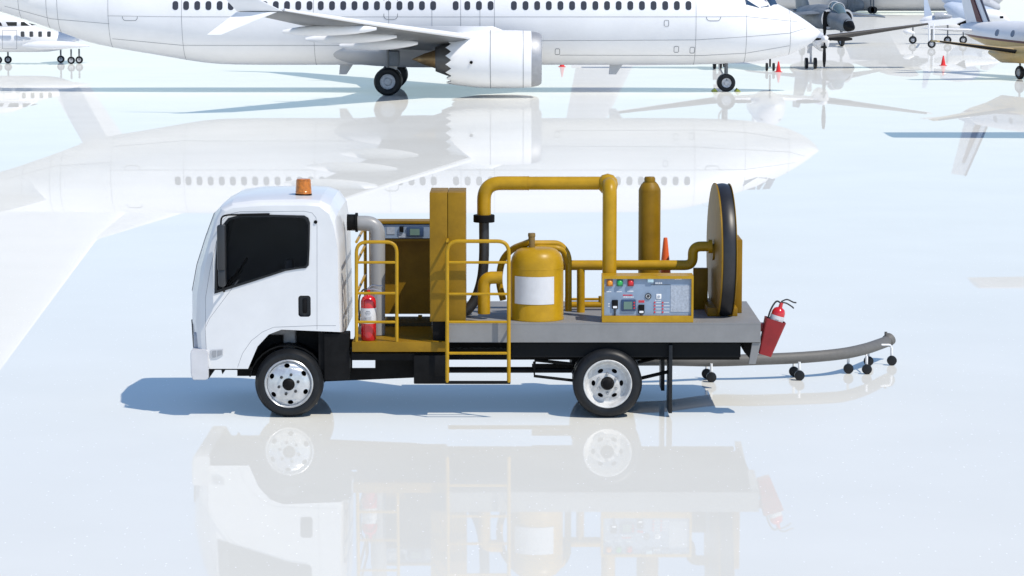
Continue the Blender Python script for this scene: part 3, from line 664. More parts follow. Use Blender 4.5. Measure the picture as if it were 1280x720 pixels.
# ================================================================== hose boom on castors
path = catmull([P(755, 450.5, 2.6), P(795, 450, 2.68), P(836, 450, 2.75), P(890, 451, 2.95), P(940, 449.5, 3.0), P(1000, 447, 3.15), P(1050, 442.5, 3.4), P(1080, 436.5, 3.9), P(1100, 430, 4.5), P(1109, 426.5, 4.8)], 6)
boom = empty('hose_boom', (path[24].x, path[24].y, 0), 'long grey hose boom rolling on small black castors behind the truck', 'hose boom')
def Bm(n_, bm_, m_, p=None): return build(n_, bm_, m_, p or boom, True, True)
bm = NB(); tube(bm, path, .076, 20); 
for i in range(6, len(path)-2, 6):
    pass
Bm('hose_sleeve', bm, boomm)
bm = NB(); e = path[-1]; tube(bm, [e, e+Vector((.05, .05, .03))], .088, 20); tube(bm, [e+Vector((-.02, 0, .05)), e+Vector((-.02, 0, .13))], .02, 10); Bm('end_coupling', bm, boomm)
def castor(px, pyb, Y):
    g = P(px, pyb, Y); g.y = Y
    bm = NB(); tube(bm, [(g.x, Y, .08), (g.x, Y, .24)], .018, 10); s = Bm('castor', bm, whitem)
    bm = NB(); lathe(bm, [(0, .03), (.045, .03), (.066, .022), (.066, -.022), (.045, -.03), (0, -.03)], 28, TY(g.x, Y-.035, .067)); Bm('castor_wheel', bm, rubber, s)
for px, Y in ((889, 2.85), (883, 3.15), (999, 3.0), (992, 3.35), (1083, 3.55), (1060, 3.6), (1085, 4.3), (1114, 4.35)):
    castor(px, 470, Y)
bm = NB(); tube(bm, fillet([P(1088, 431, 4.3), P(1114, 431, 4.35), P(1114, 448, 4.35)], .04), .014, 8); tube(bm, fillet([P(1083, 442, 3.9), P(1083, 455, 3.6)], .04), .012, 8); Bm('castor_bracket', bm, whitem)

# ================================================================== AIRCRAFT BUILDERS (nose towards local +x)
def hull(bm, secs, seg=40, close=True):
    """secs = [(x, yc, zc, ry, rz)]"""
    rings = []
    for x, yc, zc, ry, rz in secs: rings.append([bm.verts.new((x, yc+ry*math.cos(k*2*PI/seg), zc+rz*math.sin(k*2*PI/seg))) for k in range(seg)])
    for A, B in zip(rings, rings[1:]):
        for k in range(seg): bm.faces.new((A[k], A[(k+1) % seg], B[(k+1) % seg], B[k]))
    if close: bm.faces.new(rings[0][::-1]); bm.faces.new(rings[-1])
    return bm
def foil(bm, secs, up=(0, 0, 1)):
    """secs = [(x_lead, x_trail, y, z, thick)]; lens section, thickness along up"""
    up = Vector(up); prof = [(0, 0), (.03, .35), (.12, .75), (.3, 1), (.6, .75), (.85, .3), (1, .03), (1, -.03), (.85, -.2), (.6, -.45), (.3, -.6), (.12, -.5), (.03, -.28)]
    rings = [[bm.verts.new(Vector((xl+(xt-xl)*u, y, z))+up*(t*v)) for u, v in prof] for xl, xt, y, z, t in secs]; n = len(prof)
    for A, B in zip(rings, rings[1:]):
        for k in range(n): bm.faces.new((A[k], A[(k+1) % n], B[(k+1) % n], B[k]))
    bm.faces.new(rings[0][::-1]); bm.faces.new(rings[-1]); return bm
def interp(tab, x):
    if x <= tab[0][0]: return tab[0][1:]
    for a, b in zip(tab, tab[1:]):
        if x <= b[0]:
            t = (x-a[0])/(b[0]-a[0]); return tuple(p+(q-p)*t for p, q in zip(a[1:], b[1:]))
    return tab[-1][1:]
def awheel(root, x, y, z_r, w_, strut_top, name='landing_gear', hubm=rimw, lean=0):
    """one wheel on a leg (local coords)"""
    bm = NB(); tube(bm, [(x, y, z_r), (x+lean, y, strut_top)], .06 if z_r > .3 else .045, 12)
    g = build(name, bm, mat('gear_leg_grey', (.16, .165, .17), .5), root)
    bm = NB(); r = z_r; mt_ = TY(x, y, r)
    lathe(bm, [(r*.55, w_/2-.02), (r*.62, w_/2), (r*.85, w_/2), (r*.97, w_/2-.05), (r, w_/4), (r, -w_/4), (r*.97, -w_/2+.05), (r*.85, -w_/2), (r*.55, -w_/2+.02)], 40, mt_)
    build('tyre', bm, rubber, g)
    bm = NB(); lathe(bm, [(r*.56, w_/2-.03), (r*.54, w_/2-.015), (r*.5, w_/2-.05), (r*.3, w_/2-.06), (r*.22, w_/2-.01), (0, w_/2)], 32, mt_); lathe(bm, [(r*.56, -w_/2+.03), (0, -w_/2+.05)], 32, mt_)
    build('wheel_hub', bm, hubm, g); return g

# ---- big white airliner
YC = 80.4; L0 = P(640, 111, YC)
air = empty('passenger_airliner', (0, YC, 0), 'big white twin-engined airliner standing behind the truck', 'airliner')
# outlines: belly from the direct view, top from its mirror image in the apron
bel = [(-170,-2),(-110,-4),(-60,0),(0,14),(22,21),(60,34),(95,47),(111,53),(150,61),(194,68),(240,76),(262,79),(285,80.5),(330,81),(500,81),(860,81),(920,79),(955,75.5),(985,69),(1005,60),(1015,53),(1022,46),(1025.5,40)]
top = [(-170,250),(-60,262),(0,264),(200,266),(500,266.5),(800,265),(850,260.5),(880,254.5),(905,246),(920,241),(935,236.5),(955,229.5),(975,220.5),(990,212.5),(1003,204),(1015,195.5),(1022,190),(1025.5,184)]
B_ = [(P(a, b, YC).x, P(a, b, YC).z) for a, b in bel]; T_ = [(P(a, b, YC).x, -P(a, b, YC).z) for a, b in top]
xs = sorted(set([round(B_[0][0]+(B_[-1][0]-B_[0][0])*k/90, 3) for k in range(91)]+[B_[-1][0]-d for d in (.05, .12, .22, .35, .5)]))
def smooth_tab(tab, x, w_=.35):
    return sum(interp(tab, x+d*w_)[0] for d in (-1, -.5, 0, .5, 1))/5
secs = []
for x in xs:
    e = max(0.001, min(1, (B_[-1][0]-x)/.3)); 
    ww = .35*min(1, max(0, (B_[-1][0]-x)/1.0))
    b_ = smooth_tab(B_, x, ww); t_ = smooth_tab(T_, x, ww)
    rz = max(.02, (t_-b_)/2); d = (B_[-1][0]-x)
    ry = min(1.88, 1.88*math.sin(min(1, d/5.5)*PI/2)**.62) if d < 5.5 else 1.88
    if x < -11: ry = 1.88*max(.08, 1-((-11-x)/16.0)**1.5)
    secs.append((x, 0, (t_+b_)/2, max(.02, ry), rz))
bm = NB(); hull(bm, secs, 64); fus = build('fuselage', bm, plane_white, air)
ftab = [(s[0], s[2], s[3], s[4]) for s in secs]
def fpt(x, z, off=.012):
    """point on the camera side of the fuselage at height z"""
    zc, ry, rz = interp(ftab, x); s = max(-.999, min(.999, (z-zc)/rz)); c_ = math.sqrt(1-s*s)
    nrm = Vector((0, -c_/ry, s/rz)).normalized()
    return Vector((x, -ry*c_, z))+nrm*off
def fpx(px, py):     # pixel on the fuselage side -> (x, z)
    p = P(px, py, YC-1.8); return p.x, p.z
def skin_patch(poly, off, thick_edge=True, n_sub=1):
    bm = NB(); fill_loops(bm, [poly], lambda u, v: fpt(u, v, off)); return bm
wz = fpx(500, 7)[1]; wins = [219, 232.5]
px = 246.5
while px < 870:
    wins.append(px); px += 14.05 if px < 560 else 14.55
skip = (553, 625)
for px in wins:
    if any(abs(px-s_) < 6 for s_ in skip): continue
    x = fpx(px, 7)[0]; build('cabin_window', skin_patch(rrect(x-.115, x+.115, wz-.175, wz+.175, .10), .010), mat('cabin_window_dark', (.05, .052, .06), .15), air, False)
def seamline(bm, pts, wd_=.013, off=.008):
    P3 = [fpt(x, z, off) for x, z in pts]
    for i in range(len(P3)-1):
        a, b = P3[i], P3[i+1]; dx, dz = pts[i+1][0]-pts[i][0], pts[i+1][1]-pts[i][1]; l = math.hypot(dx, dz) or 1; nx, nz = -dz/l*wd_/2, dx/l*wd_/2
        q = [fpt(pts[i][0]+nx, pts[i][1]+nz, off), fpt(pts[i+1][0]+nx, pts[i+1][1]+nz, off), fpt(pts[i+1][0]-nx, pts[i+1][1]-nz, off), fpt(pts[i][0]-nx, pts[i][1]-nz, off)]
        bm.faces.new([bm.verts.new(v) for v in q])
bm = NB()
def hline(pxs, dens=24):
    pts = []
    for (a, b) in zip(pxs, pxs[1:]):
        for k in range(dens): t = k/dens; pts.append(fpx(a[0]+(b[0]-a[0])*t, a[1]+(b[1]-a[1])*t))
    pts.append(fpx(*pxs[-1])); seamline(bm, pts)
hline([(133,20),(225,21),(600,21),(885,21),(935,21),(1000,28)])
hline([(137,49),(225,57),(440,57),(680,51),(870,50),(935,46),(990,42),(1012,36)])
hline([(700,69.5),(880,70),(935,67),(990,58)])
hline([(0,8),(60,24),(135,30)])
def vline(px):
    x = fpx(px, 30)[0]; zc, ry, rz = interp(ftab, x)
    seamline(bm, [(x, zc+rz*math.sin(R(a))) for a in range(-84, 85, 6)])
for px in (19, 55, 69, 134, 227, 392, 486, 540, 576, 600, 618, 870, 934, 991): vline(px)
build('panel_seam', bm, seam, air, False)
def door(px0, px1, py1, h=1.75, name='cabin_door'):
    x0 = fpx(px0, 20)[0]; x1 = fpx(px1, 20)[0]; z0 = fpx(px0, py1)[1]; L = rrect(x0, x1, z0, z0+h, .14); bm = NB(); seamline(bm, L+[L[0]], .022, .012); build(name, bm, seam, air, False)
door(152, 171, 26); door(883, 901, 26); door(480, 497, 24, .95, 'overwing_exit')
bm = NB()
for px, py in ((833, 29), (846, 62), (697, 65), (866, 63), (500, 54)):
    x, z = fpx(px, py); L = rrect(x-.09, x+.09, z-.12, z+.12, .04, 2); seamline(bm, L+[L[0]], .02, .012)
build('service_hatch', bm, seam, air, False)
# cockpit glazing
for q in (((933,-1),(934,6),(951,10.5),(951,-8),(940,-8)), ((953,-8),(953,10),(964,9),(957,-8)), ((966,8.5),(976,6.5),(970,-7),(960,-8))):
    bm = skin_patch([fpx(*p) for p in q], .014); build('cockpit_window', bm, bglass, air, False)
# wings
bm = NB(); TI = 17.0
for s in (-1, 1):
    foil(bm, [(1.7, -5.6, s*.5, 1.75, .42), (1.0, -5.2, s*1.9, 1.85, .40), (-1.5, -5.4, s*5.2, 2.28, .28), (-5.0, -7.6, s*11.4, 2.95, .18), (-7.9, -9.5, s*16.6, 3.58, .09)])
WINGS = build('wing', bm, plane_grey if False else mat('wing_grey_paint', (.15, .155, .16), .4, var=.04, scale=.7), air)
bm = NB()
for s in (-1, 1):
    foil(bm, [(-7.9, -9.5, s*16.6, 3.58, .09), (-8.6, -9.8, s*16.95, 3.95, .07), (-9.9, -10.6, s*17.4, 6.0, .03)], (0, 1, 0))
    foil(bm, [(-8.1, -9.5, s*16.65, 3.55, .08), (-10.0, -10.5, s*17.0, 2.78, .03)], (0, 1, 0))
pieces('winglet', bm, plane_white, air)
for (x0, x1, y, z, r) in ((-8.3, -4.9, -12.0, 2.75, .20), (-7.7, -4.3, -8.9, 2.38, .21), (-6.6, -3.6, -6.2, 2.05, .22), (-8.3, -4.9, 12.0, 2.75, .20), (-7.7, -4.3, 8.9, 2.38, .21)):
    bm = NB(); hull(bm, [(x0+(x1-x0)*t, y, z+.1*t, max(.01, r*.8*math.sin(PI*min(1, t*.93+.04))**.6), max(.01, r*math.sin(PI*min(1, t*.93+.04))**.6)) for t in [k/14 for k in range(15)]], 20); build('flap_fairing', bm, plane_white, air)
for s in (-1, 1):
    bm = NB(); tube(bm, [(-.2, s*3.9, 2.17), (-1.48, s*5.2, 2.34), (-4.98, s*11.4, 3.01), (-7.88, s*16.5, 3.62)], [.10, .10, .08, .05], 12); build('wing_slat', bm, plane_white, WINGS)
# belly fairing and gear bay
bm = NB(); hull(bm, [(-8.2+k*.52, 0, 1.75-.0*k, max(.05, 1.93*math.sin(PI*min(1, max(0.02, k/18)))**.35), max(.05, .78*math.sin(PI*min(1, max(.02, k/18)))**.35)) for k in range(19)], 32); build('belly_fairing', bm, plane_grey, air)
bm = NB(); box(bm, -4.95, -4.45, -3.35, -2.3, 1.15, 1.75, .05); build('gear_bay', bm, dark_grey, air)
# engines
def engine(s):
    y = s*4.83; c = P(617, 74, YC-4.83); z = c.z; x0 = P(558, 74, YC-4.83).x; x1 = P(677, 74, YC-4.83).x; Ln = x1-x0; RM = 36*M(YC-4.83)
    bm = NB(); seg = 72; prof = [(x1, .80), (x1-.02, .85), (x1-.12, .91), (x1-.4, .965), (x1-1.0, .995), (x1-1.7, 1.0), (x1-2.5, .975), (x0+.45, .90), (x0+.2, .865)]
    rings = [[bm.verts.new((x, y+RM*r*math.cos(k*2*PI/seg), z+RM*r*math.sin(k*2*PI/seg))) for k in range(seg)] for x, r in prof]
    rings.append([bm.verts.new((x0+(.20 if k % 4 == 0 else .10 if k % 2 else -.02), y+RM*.845*math.cos(k*2*PI/seg), z+RM*.845*math.sin(k*2*PI/seg))) for k in range(seg)])
    rings.append([bm.verts.new((x0+.5, y+RM*.80*math.cos(k*2*PI/seg), z+RM*.80*math.sin(k*2*PI/seg))) for k in range(seg)])
    for i, (A, B) in enumerate(zip(rings, rings[1:])):
        for k in range(seg):
            f = bm.faces.new((A[k], A[(k+1) % seg], B[(k+1) % seg], B[k])); f.material_index = 1 if i < 3 else 0
    e = build('engine', bm, [plane_white, mat('inlet_lip_metal', (.36, .37, .39), .55, metal=.5)], air)
    bm = NB(); lathe(bm, [(RM*.80, 0), (RM*.74, -.3), (RM*.72, -.7), (RM*.2, -.7), (RM*.15, -.5), (0, -.2)], 48, TX(x1, y, z)); build('intake', bm, dark_grey, e)
    bm = NB(); lathe(bm, [(RM*.62, .3), (RM*.56, 0), (RM*.42, -.42), (RM*.40, -.40), (RM*.42, .2)], 48, TX(x0, y, z)); build('core_nozzle', bm, mat('nozzle_grey_metal', (.12, .12, .12), .4, metal=.5), e)
    bm = NB(); lathe(bm, [(RM*.36, .1), (RM*.33, -.38), (RM*.20, -.85), (0, -1.35)], 40, TX(x0, y, z)); build('exhaust_cone', bm, brownm, e)
    bm = NB(); foil(bm, [(x1-1.2, x0-1.2, y, z+RM*.9, .16), (x1-1.9, x0-1.6, y, z+RM*1.13, .16)], (0, 1, 0)); build('pylon', bm, plane_white, e)
    if s < 0:
        bm = NB(); q = P(589, 78, YC-4.83-RM); lathe(bm, [(0, .03), (.06, .03), (.06, -.1)], 20, TY(q.x, y-RM*.985, q.z)); build('drain_port', bm, black, e)
        bm = NB()
        for pp in (613, 654):
            xq = P(pp, 74, YC-5.6).x; rq = RM*(1.0 if pp < 640 else .985)+.004
            for k in range(40):
                a, b = PI*1.02+k*PI/42, PI*1.02+(k+1)*PI/42
                bm.faces.new([bm.verts.new((xx_, y+rq*math.sin(t)*1.0 if False else y-rq*abs(math.sin(t-PI)) , z+rq*math.cos(t-PI))) for xx_, t in ((xq-.01, a), (xq+.01, a), (xq+.01, b), (xq-.01, b))])
        build('cowl_seam', bm, seam, e, False)
engine(-1); engine(1)
# tail
bm = NB(); foil(bm, [(-15.4, -22.6, 0, 4.75, .35), (-17.0, -22.7, 0, 6.1, .26), (-21.6, -24.2, 0, 12.2, .12)], (0, 1, 0)); foil(bm, [(-12.9, -18.5, 0, 4.8, .12), (-17.0, -18.6, 0, 6.05, .1)], (0, 1, 0)); build('tail_fin', bm, plane_white, air)
bm = NB()
for s in (-1, 1): foil(bm, [(-18.4, -22.4, s*.4, 4.25, .26), (-21.9, -23.6, s*7.1, 4.9, .09)])
pieces('tailplane', bm, plane_white, air)
bm = NB(); tube(bm, [(-19.5, -.0, 11), (-20, 0, 11)], .01, 6); bm.free()
# antennas
bm = NB(); 
for px in (767, 430): 
    p = P(px, 80, YC); foil(bm, [(p.x+.45, p.x-.15, 0, p.z+.1, .03), (p.x+.1, p.x-.2, 0, p.z-.42, .02)], (0, 1, 0))
pieces('belly_aerial', bm, plane_grey, air)
mg = P(485, 103, YC-3.2)
for y in (-3.32, -2.62, 2.62, 3.32): awheel(air, mg.x+.0, y, .55, .40, 1.9, hubm=mat('aircraft_hub_silver', (.50, .51, .53), .45, metal=.2, var=.15, scale=10))
bm = NB(); box(bm, mg.x-.05, mg.x+.35, -3.0, -2.92, 1.0, 1.5); build('gear_door', bm, plane_white, air, False)
ng = P(908, 100, YC-.2)
for y in (-.22, .22): awheel(air, ng.x, y, .36, .22, 1.4, hubm=MATS['aircraft_hub_silver'])
bm = NB(); tube(bm, [(ng.x-.28, 0, 1.3), (ng.x-.28, 0, .95), (ng.x, 0, .5)], .035, 8); build('drag_strut', bm, steel, air)
for dx, nm in ((-.47, 'wheel chock behind the airliner nose wheel'), (.47, 'wheel chock ahead of the airliner nose wheel')):
    bm = NB(); cx_ = ng.x+dx; a = [(cx_-.12, .0), (cx_+.12, .0), (cx_+.02*(1 if dx < 0 else -1), .13)]; prism(bm, a, -.35, .35)
    o = build('wheel_chock', bm, chockm, None, False); o.location = (0, YC, .003); tag(o, 'yellow-green '+nm, 'wheel chock', 'chocks at the airliner nose wheel')

# ---- white T-tailed business jet at the left
YJ = 109.0; jx = P(0, 70, YJ).x
jet = empty('business_jet', (P(20, 77, YJ).x, YJ, 0), 'white business jet at the left, seen under the airliner tail', 'jet', rz=PI)
def J(n_, bm_, m_, sm=True, p=None): return build(n_, bm_, m_, p or jet, sm, True)
def jp(px, py, Y=YJ): return P(px, py, Y)
def hull_w(bm, pts, seg=36):   # pts: (px, pytop, pybot) in the plane YJ, ry ratio
    secs = []
    for q in pts:
        px, a, b = q[:3]; k = q[3] if len(q) > 3 else 1.; y = q[4] if len(q) > 4 else YJ
        A_, B2 = P(px, a, y), P(px, b, y); rz = max(.02, (A_.z-B2.z)/2); secs.append((A_.x, y, (A_.z+B2.z)/2, rz*k, rz))
    return hull(bm, secs, seg)
bm = NB(); hull_w(bm, [(-220,55,57,1),(-205,47,61,1),(-180,38,64,1),(-140,32,65,1),(-60,32,65,1),(20,32.5,65,1),(45,33,65,1),(60,37,64.5,1),(75,40.5,62.5,1),(88,44.5,58,1),(95,47,51,1)]); J('fuselage', bm, plane_white)
bm = NB(); hull_w(bm, [(28,56,58,.7,YJ-1.5),(36,53,60,.9,YJ-1.5),(48,51,61.8,.9,YJ-1.5),(70,51,62,.9,YJ-1.5),(88,52,60.5,.9,YJ-1.5),(100,55,59.5,.9,YJ-1.5),(112,57.4,58.2,.9,YJ-1.5)], 24); J('engine_nacelle', bm, plane_white)
bm = NB(); hull_w(bm, [(-120,28,40,.8),(-40,20,40,.8),(0,17.5,40,.8),(12,19,38,.8),(22,22.5,37,.8),(30,26,36,.8),(45,32,35,.8)], 24); J('upper_deck', bm, plane_white)
def side_quad(name, pts, Yq, m_, p=None):
    bm = NB(); prism(bm, [XZ(a, b, Yq) for a, b in pts], Yq, Yq+.05); return J(name, bm, m_, False, p)
for q in (((-6,28),(1,28),(3,32.5),(-6,32.5)), ((7,27.5),(21,27.5),(21,32.5),(10,32.5)), ((26,27.3),(30,27.3),(37,32.3),(26,32.3)), ((35,28.5),(46,31.5),(40,31.8))):
    side_quad('deck_window', q, YJ-.98, glass)
for px in (28, 39, 50, 61):
    x, z = XZ(px, 43, YJ-1.62); rzz = 1.2
    d = {28: 1.36, 39: 1.36, 50: 1.30, 61: 1.13}[px]
    x, z = XZ(px, 42.7, YJ-d); bm = NB(); prism(bm, rrect(x-.09, x+.09, z-.14, z+.14, .05, 3), YJ-d, YJ-d+.15); J('cabin_window', bm, MATS['cabin_window_dark'], False)
bm = NB(); a = [(*XZ(px, py, YJ-1.36),) for px, py in ((3,38),(21,38),(21,61),(3,61),(3,38))]
for p, q in zip(a, a[1:]): tube(bm, [(p[0], YJ-1.37, p[1]), (q[0], YJ-1.37, q[1])], .012, 6)
J('door_seam', bm, seam)
for px, y in ((89, YJ-.3), (99, YJ+.3), (76, YJ+1.2), (10, YJ+.6), (-2, YJ+.2)):
    g = P(px, 72, y); l = Vector((g.x, y, 0))-Vector(jet.location); l = Matrix.Rotation(-PI, 4, 'Z') @ l
    awheel(jet, l.x, l.y, .19, .14, .75, hubm=MATS['aircraft_hub_silver'])
# fin and high tailplane (seen in the apron's reflection)
bm = NB(); a = [P(p_, q_, YJ) for p_, q_ in ((62,44),(112,50))]; zb_ = a[0].z-.3; foil(bm, [(a[0].x, a[1].x, YJ, zb_, .12), (a[0].x+1.6, a[1].x+1.9, YJ, 4.05, .06)], (0, 1, 0)); J('tail_fin', bm, plane_white)
bm = NB(); tx = a[0].x+1.5
for s in (-1, 1): foil(bm, [(tx-.1, tx+1.5, YJ, 4.05, .08), (tx+.8, tx+1.6, YJ+s*2.6, 4.0, .03)])
J('tailplane', bm, plane_grey)

# ---- white twin turboprop facing the camera, half behind the airliner nose
YT = 103.5; tp = empty('twin_turboprop', (P(962, 80, YT).x, YT, 0), 'white twin turboprop nose-on behind the airliner nose, its propeller upright', 'propeller aircraft', rz=-PI/2)
def U(n_, bm_, m_, sm=True, p=None): return build(n_, bm_, m_, p or tp, sm, True)
cx0 = tp.location.x; nxc = P(1024, 47, YT).x-cx0; nz = P(1024, 47, YT).z
bm = NB()
def hy(bm, secs, seg=32):      # hull along -y: secs (y, xc, zc, rx, rz)
    rings = [[bm.verts.new((xc+rx*math.cos(k*2*PI/seg), y, zc+rz*math.sin(k*2*PI/seg))) for k in range(seg)] for y, xc, zc, rx, rz in secs]
    for A, B in zip(rings, rings[1:]):
        for k in range(seg): bm.faces.new((A[k], A[(k+1) % seg], B[(k+1) % seg], B[k]))
    bm.faces.new(rings[0][::-1]); bm.faces.new(rings[-1]); return bm
hy(bm, [(YT-3.5, cx0, 1.6, .05, .05), (YT-3.2, cx0, 1.6, .3, .28), (YT-2.5, cx0, 1.62, .5, .45), (YT-1.5, cx0, 1.75, .66, .6), (YT-.6, cx0, 1.95, .72, .82), (YT+2, cx0, 2.0, .75, .85), (YT+6, cx0, 2.1, .6, .6), (YT+9, cx0, 2.4, .12, .2)]); U('fuselage', bm, plane_white)
bm = NB(); box(bm, cx0-.5, cx0+.5, YT-1.0, YT-.5, 2.15, 2.5, .08); U('windscreen', bm, bglass)
bm = NB()
for s in (-1, 1):
    foilp = [(YT-1.0, YT+1.4, cx0, 1.35, .2), (YT-.9, YT+1.3, cx0+s*nxc, 1.45, .17), (YT-.35, YT+.9, cx0+s*(P(1166, 29, YT).x-cx0), P(1166, 29, YT-.2).z, .05)]
    prof = [(0, 0), (.05, .4), (.3, 1), (.7, .5), (1, 0), (.7, -.35), (.3, -.6), (.05, -.35)]
    rings = [[bm.verts.new((x, yl_+(yt_-yl_)*u, z+t*v)) for u, v in prof] for yl_, yt_, x, z, t in foilp]
    for A, B in zip(rings, rings[1:]):
        for k in range(8): bm.faces.new((A[k], A[(k+1) % 8], B[(k+1) % 8], B[k]))
    bm.faces.new(rings[-1])
wgt = U('wing', bm, plane_white)
bm = NB()
for s in (-1, 1):
    A_ = Vector((cx0+s*(nxc+.25), YT-.95, 1.50)); e_ = P(1160, 29.8, YT-.4); B2 = Vector((cx0+s*(e_.x-cx0), YT-.42, e_.z)); tube(bm, [A_, B2], [.16, .05], 12)
pieces('deicing_boot', bm, mat('boot_dark_rubber', (.055, .05, .045), .5), wgt, True, True)
bm = NB(); foil(bm, [(0, 0, 0, 0, 0)]) if False else None
bm.free(); bm = NB(); prism(bm, [(YT+7, 2.3), (YT+9, 2.3), (YT+10, 4.3), (YT+9, 4.3)], -.05, .05)
bmesh.ops.rotate(bm, verts=bm.verts, cent=(0, 0, 0), matrix=Matrix.Rotation(PI/2, 3, 'Z')); bmesh.ops.translate(bm, verts=bm.verts, vec=(cx0, 0, 0)); U('tail_fin', bm, plane_white, False)
for s in (-1, 1):
    xc = cx0+s*nxc
    bm = NB(); hy(bm, [(YT-2.2, xc, nz-.02, .17, .17), (YT-2.0, xc, nz-.12, .28, .32), (YT-1.4, xc, nz-.2, .34, .42), (YT-.2, xc, nz-.15, .36, .42), (YT+1.5, xc, nz-.1, .2, .2)]); nc = U('engine_nacelle', bm, plane_white)
    bm = NB(); hy(bm, [(YT-2.7, xc, nz, .02, .02), (YT-2.6, xc, nz, .10, .10), (YT-2.4, xc, nz, .17, .17), (YT-2.2, xc, nz, .19, .19)], 20); U('spinner', bm, plane_white, p=nc)
    bm = NB(); box(bm, xc-.14, xc+.14, YT-2.22, YT-2.0, nz-.44, nz-.36, .02); U('air_scoop', bm, black, p=nc)
    Rp = 1.33
    for ang in (90, 270, 0, 180):
        bm = NB(); d = Vector((math.cos(R(ang)), 0, math.sin(R(ang)))); c0 = Vector((xc, YT-2.35, nz)); pp = d.cross(Vector((0, 1, 0)))
        ww_ = [(.1, .05), (.3, .10), (.7, .13), (1.0, .12), (Rp, .06)]; tw = lambda k: R(60-28*k)
        ra_ = []
        for q, hwid in ww_:
            a = tw(q/Rp); v = pp*math.cos(a)+Vector((0, 1, 0))*math.sin(a); nn = d.cross(v)
            ra_.append([bm.verts.new(c0+d*q+v*hwid+nn*0), bm.verts.new(c0+d*q+nn*.014), bm.verts.new(c0+d*q-v*hwid), bm.verts.new(c0+d*q-nn*.014)])
        for A, B in zip(ra_, ra_[1:]):
            for k in range(4): bm.faces.new((A[k], A[(k+1) % 4], B[(k+1) % 4], B[k]))
        bm.faces.new(ra_[-1]); U('propeller_blade', bm, black, p=nc)
    for dx in (-.13, .15):
        px_ = P(1008 if dx < 0 else 1019, 76, YT-.6).x if s > 0 else xc+dx-.2
        xg = (px_ if s > 0 else px_)
        bm = NB(); lathe(bm, [(0, .08), (.12, .08), (.25, .075), (.27, .05), (.27, -.05), (.25, -.075), (0, -.08)], 28, TX(xg, YT-.6, .27)); U('main_wheel', bm, rubber)
    xm = P(1013.5, 76, YT-.6).x if s > 0 else xc-.2
    bm = NB(); tube(bm, [(xm, YT-.6, .27), (xm, YT-.6, 1.1)], .055, 10); tube(bm, [(xm-.2, YT-.6, .27), (xm+.2, YT-.6, .27)], .04, 8); box(bm, xm-.18, xm+.02, YT-.75, YT-.6, .75, 1.1); U('landing_gear', bm, plane_grey)
for px in (958.5, 967):
    x = P(px, 83, YT-3).x; bm = NB(); lathe(bm, [(0, .06), (.17, .055), (.19, .03), (.19, -.03), (.17, -.055), (0, -.06)], 24, TX(x, YT-3.0, .19)); U('nose_wheel', bm, rubber)
x = P(962.5, 83, YT-3).x; bm = NB(); tube(bm, [(x, YT-3, .19), (x, YT-3, 1.3)], .045, 10); U('nose_gear', bm, black)

# ---- dark grey fighter facing the camera
YF = 138.0; fc = P(1037, 57, YF); fx = fc.x
ft = empty('grey_fighter_jet', (fx, YF, 0), 'dark grey camouflaged fighter jet with twin intakes, behind the upright propeller', 'fighter jet', rz=-PI/2+R(11))
def FJ(n_, bm_, m_, sm=True, p=None): return build(n_, bm_, m_, p or ft, sm, False)
ft.scale = (1.12, 1.12, 1.12)
bm = NB(); hull(bm, [(-7, 0, 1.5, .15, .2), (-5, 0, 1.55, .45, .5), (-2, 0, 1.55, .85, .65), (0, 0, 1.5, .9, .68), (1.2, 0, 1.45, .62, .58), (2.4, 0, 1.3, .45, .48), (3.4, 0, 1.15, .28, .32), (4.0, 0, 1.05, .1, .12), (4.2, 0, 1.03, .02, .02)], 32); FJ('fuselage', bm, dark_grey)
bm = NB(); hull(bm, [(3.3, 0, 1.16, .31, .345), (3.9, 0, 1.07, .17, .18), (4.25, 0, 1.03, .03, .03)], 24); FJ('radome', bm, black)
for s in (-1, 1):
    bm = NB(); hull(bm, [(-2, s*.55, 1.45, .3, .45), (.2, s*.62, 1.45, .42, .55), (1.3, s*.52, 1.45, .33, .50)], 28); itk = FJ('air_intake', bm, dark_grey)
    bm = NB(); lathe(bm, [(.36, 0), (.38, .03), (.30, .03), (.28, -.1), (0, -.1)], 28, Matrix.Translation((1.3, s*.52, 1.45)) @ Matrix.Rotation(PI/2, 4, 'Y') @ Matrix.Scale(1.38, 4, (1, 0, 0))); o = FJ('intake_lip', bm, plane_grey)
    bm = NB(); lathe(bm, [(0, .015), (.30, .015)], 28, Matrix.Translation((1.31, s*.52, 1.45)) @ Matrix.Rotation(PI/2, 4, 'Y') @ Matrix.Scale(1.38, 4, (1, 0, 0))); FJ('intake_duct', bm, black)
    bm = NB(); foil(bm, [(1.0, -2.8, s*.8, 1.75, .12), (-2.2, -3.2, s*3.9, 1.45, .05)]); FJ('wing', bm, dark_grey)
    bm = NB(); foil(bm, [(-5.0, -6.5, s*.3, 1.8, .08), (-6.6, -7.2, s*1.9, 1.7, .03)]); FJ('tailplane', bm, dark_grey)
bm = NB(); hull(bm, [(.2, 0, 1.9, .1, .1), (.8, 0, 2.05, .33, .35), (1.5, 0, 2.0, .33, .32), (2.3, 0, 1.75, .2, .1)], 24); cn = FJ('canopy', bm, mat('canopy_glass', (.10, .15, .17), .1))
bm = NB()
for x_, z_, r_ in ((1.5, 2.0, .35), (.8, 2.05, .36)): tube(bm, [(x_, r_*math.cos(R(a)), z_+r_*.95*math.sin(R(a))) for a in range(-10, 191, 10)], .025, 8)
FJ('canopy_frame', bm, plane_grey, p=cn)
bm = NB(); foil(bm, [(-3.6, -6.4, 0, 1.9, .14), (-5.6, -6.9, 0, 3.7, .06)], (0, 1, 0)); FJ('tail_fin', bm, dark_grey)
